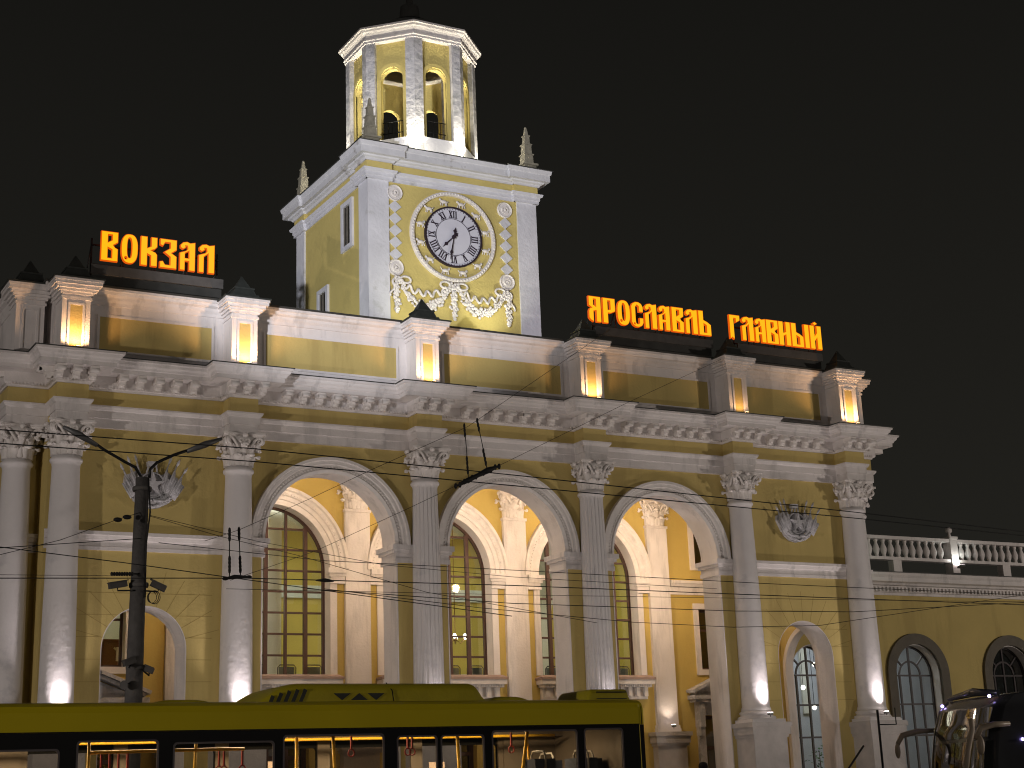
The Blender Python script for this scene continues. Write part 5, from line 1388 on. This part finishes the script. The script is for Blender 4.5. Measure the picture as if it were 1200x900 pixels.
b = MB(); P_ = [at(264, 678, -8.9), at(275, 676, -8.85), at(292, 676, -8.8)]; b.tube(P_, [.02, .04, .02], 8); b.ball(tuple(P_[0]), .045, 7, (1.4, .8, .8)); b.ball(tuple(P_[2]), .04, 7, (1.4, .8, .8))
tag(b.build('insulator_bar', 'wire_black'), 'small dark insulator bar under the chains before the second column', 'insulator')
b = MB()
for k in range(9): b.ball(tuple(at(131+k*3, 672.5, -8.4)), .035, 6, (.8, 1, 1.1))
b.tube([at(130, 672.5, -8.4), at(166, 672.5, -8.1)], .014, 6)
tag(b.build('insulator_string', 'wire_black'), 'ribbed insulator string left of the lamp post above the cameras', 'insulator')
for k, (a, c, nm) in enumerate(((138, 609, 'outer'), (149, 606, 'inner'))):
    b = MB(); b.ball(tuple(at(a, c, -8.4+.2*k)), .055, 8, (1.5, .8, .8)); tag(b.build('bead_insulator', 'wire_black'), '%s small bead insulator on the curved wire left of the lamp post' % nm, 'insulator')
b = MB(); b.tube([at(485, 659, -9.2), at(486, 718, -9.2)], .018, 6)
b.tube([at(372, 681, -12.5), at(390, 681, -12.5)], .03, 6)
b.b.clear(); b = MB(); b.tube([at(370, 680, -12.5), at(381, 680, -12.5), at(391, 681, -12.5)], [.012, .035, .012], 6)
tag(b.build('wire_clamp', 'wire_black'), 'small clamp on the long level wire in front of the left tall window', 'clamp')
# narrow dark downpipe or cable inside arch one
b = MB(); b.tube([at(451, 668, 1.3), at(452, 730, 1.3), at(453, 800, 1.3), (at(453, 800, 1.3).x, 1.3, FLOOR)], .03, 6)
tag(b.build('downpipe', 'black_iron'), 'thin dark pipe on the inner side of the pier right of the left arch', 'pipe')
# slim post by the right column and a raised barrier
p0 = at(1028, 832, -5.5); t = thing('slim_post', 'thin dark metal post standing in front of the rightmost column', 'post', (p0.x, p0.y, .12))
b = MB(); b.tube([(0,0,0), (0,0,p0.z-.12)], .03, 8); b.box(-.08, .08, -.08, .08, 0, .02); b.build('pole', 'black_iron', t)
b = MB(); q1 = at(1048, 826, -5.5)-p0; b.tube([(0,0,p0.z-.12-.35), (q1.x, 0, p0.z-.47)], .015, 6); b.tube([(q1.x, 0, p0.z-.47), (q1.x, 0, p0.z-.12+.05)], .015, 6); b.build('bracket', 'black_iron', t)
p0, p1 = at(1012, 874, -3), at(985, 915, -3); t = thing('barrier_arm', 'dark slanting barrier pole beside the rightmost column', 'barrier', (p1.x-.6, p1.y, .12))
b = MB(); o_ = Vector(t.location); b.tube([p1+(p1-p0)*1.3-o_, p0-o_], .028, 8); b.build('arm', 'black_iron', t)
b = MB(); e = p1+(p1-p0)*1.3-o_; b.cbox((e.x, 0, .5), (.3, .3, 1.0)); b.build('housing', 'board_grey', t)

# ------------------------------------------------------------------ PERSON in the right arch
def person(x, y, z, h, lab):
    t = thing('person', lab, 'person', (x, y, z))
    k = h/1.75
    V_ = {'pelvis': (0,0,.95,.15), 'belly': (0,0,1.10,.145), 'chest': (0,.01,1.32,.17), 'neck0': (0,.0,1.46,.075), 'neck1': (0,-.01,1.53,.06), 'head0': (0,-.015,1.60,.085), 'head1': (0,-.01,1.68,.09),
          'shL': (-.17,0,1.41,.075), 'shR': (.17,0,1.41,.075), 'elL': (-.24,.03,1.13,.055), 'elR': (.24,.03,1.13,.055), 'wrL': (-.25,-.05,.90,.038), 'wrR': (.25,-.05,.90,.038), 'haL': (-.25,-.07,.82,.035), 'haR': (.25,-.07,.82,.035),
          'hiL': (-.09,0,.88,.11), 'hiR': (.09,0,.88,.11), 'knL': (-.10,-.02,.49,.075), 'knR': (.10,.0,.49,.075), 'anL': (-.10,.02,.09,.05), 'anR': (.11,.03,.09,.05), 'toL': (-.11,-.14,.04,.04), 'toR': (.13,-.12,.04,.04)}
    E_ = [('pelvis','belly'),('belly','chest'),('chest','neck0'),('neck0','neck1'),('neck1','head0'),('head0','head1'),('chest','shL'),('chest','shR'),('shL','elL'),('elL','wrL'),('wrL','haL'),('shR','elR'),('elR','wrR'),('wrR','haR'),('pelvis','hiL'),('pelvis','hiR'),('hiL','knL'),('knL','anL'),('anL','toL'),('hiR','knR'),('knR','anR'),('anR','toR')]
    ks = list(V_); me = bpy.data.meshes.new('body'); me.from_pydata([(V_[q][0]*k, V_[q][1]*k, V_[q][2]*k) for q in ks], [(ks.index(a), ks.index(c)) for a, c in E_], [])
    o = bpy.data.objects.new('tmpbody', me); COL.objects.link(o)
    md = o.modifiers.new('s', 'SKIN')
    for i, q in enumerate(ks): me.skin_vertices[0].data[i].radius = (V_[q][3]*k, V_[q][3]*k)
    me.skin_vertices[0].data[0].use_root = True
    o.modifiers.new('d', 'SUBSURF').levels = 2
    dg = bpy.context.evaluated_depsgraph_get(); m2 = bpy.data.meshes.new_from_object(o.evaluated_get(dg)); bpy.data.objects.remove(o)
    body = finish('body', m2, ['skin', 'coat_dark'], t, True)
    for p in m2.polygons:
        c_ = p.center; p.material_index = 0 if (c_.z > 1.50*k or (abs(c_.x) > .2*k and c_.z < .90*k and c_.z > .7*k)) else 1
    b = MB(); b.lathe([(.19*k, .62*k), (.20*k, .9*k), (.185*k, 1.1*k), (.20*k, 1.34*k), (.15*k, 1.43*k), (.085*k, 1.50*k)], n=20)
    for v in b.b.verts: v.co.y *= .75
    b.build('coat', 'coat_dark', t)
    b = MB(); b.lathe([(.125*k, 1.655*k), (.128*k, 1.70*k), (.115*k, 1.77*k), (.07*k, 1.81*k), (.02*k, 1.82*k)], n=18)
    for v in b.b.verts: v.co.y *= 1.05
    b.build('hat', 'hat_black', t)
    b = MB(); b.ball((0, -.108*k, 1.63*k), .02*k, 8, (.8, 1, 1.2)); b.build('nose', 'skin', t)
    b = MB()
    for s_ in (-1, 1): b.ball((s_*.034*k, -.092*k, 1.655*k), .011*k, 8)
    b.build('eyes', 'hat_black', t)
    b = MB(); b.ball((0, -.095*k, 1.585*k), .022*k, 8, (1.2, .5, .35)); b.build('mouth', 'strap_red', t)
    for s_ in (-1, 1):
        b = MB()
        for f_ in range(4): b.tube([(s_*(.235+.012*f_)*k, -.075*k, .82*k), (s_*(.232+.013*f_)*k, -.085*k, (.765+.004*abs(f_-1.5))*k), (s_*(.236+.011*f_)*k, -.075*k, (.735+.008*abs(f_-1.5))*k)], [.010*k, .009*k, .007*k], 6)
        b.tube([(s_*.225*k, -.085*k, .85*k), (s_*.213*k, -.105*k, .81*k)], .010*k, 6); b.build('fingers', 'skin', t)
person(5.98, .55, FLOOR, 1.73, 'person in a dark coat and dark hat standing in the right arch of the portico')
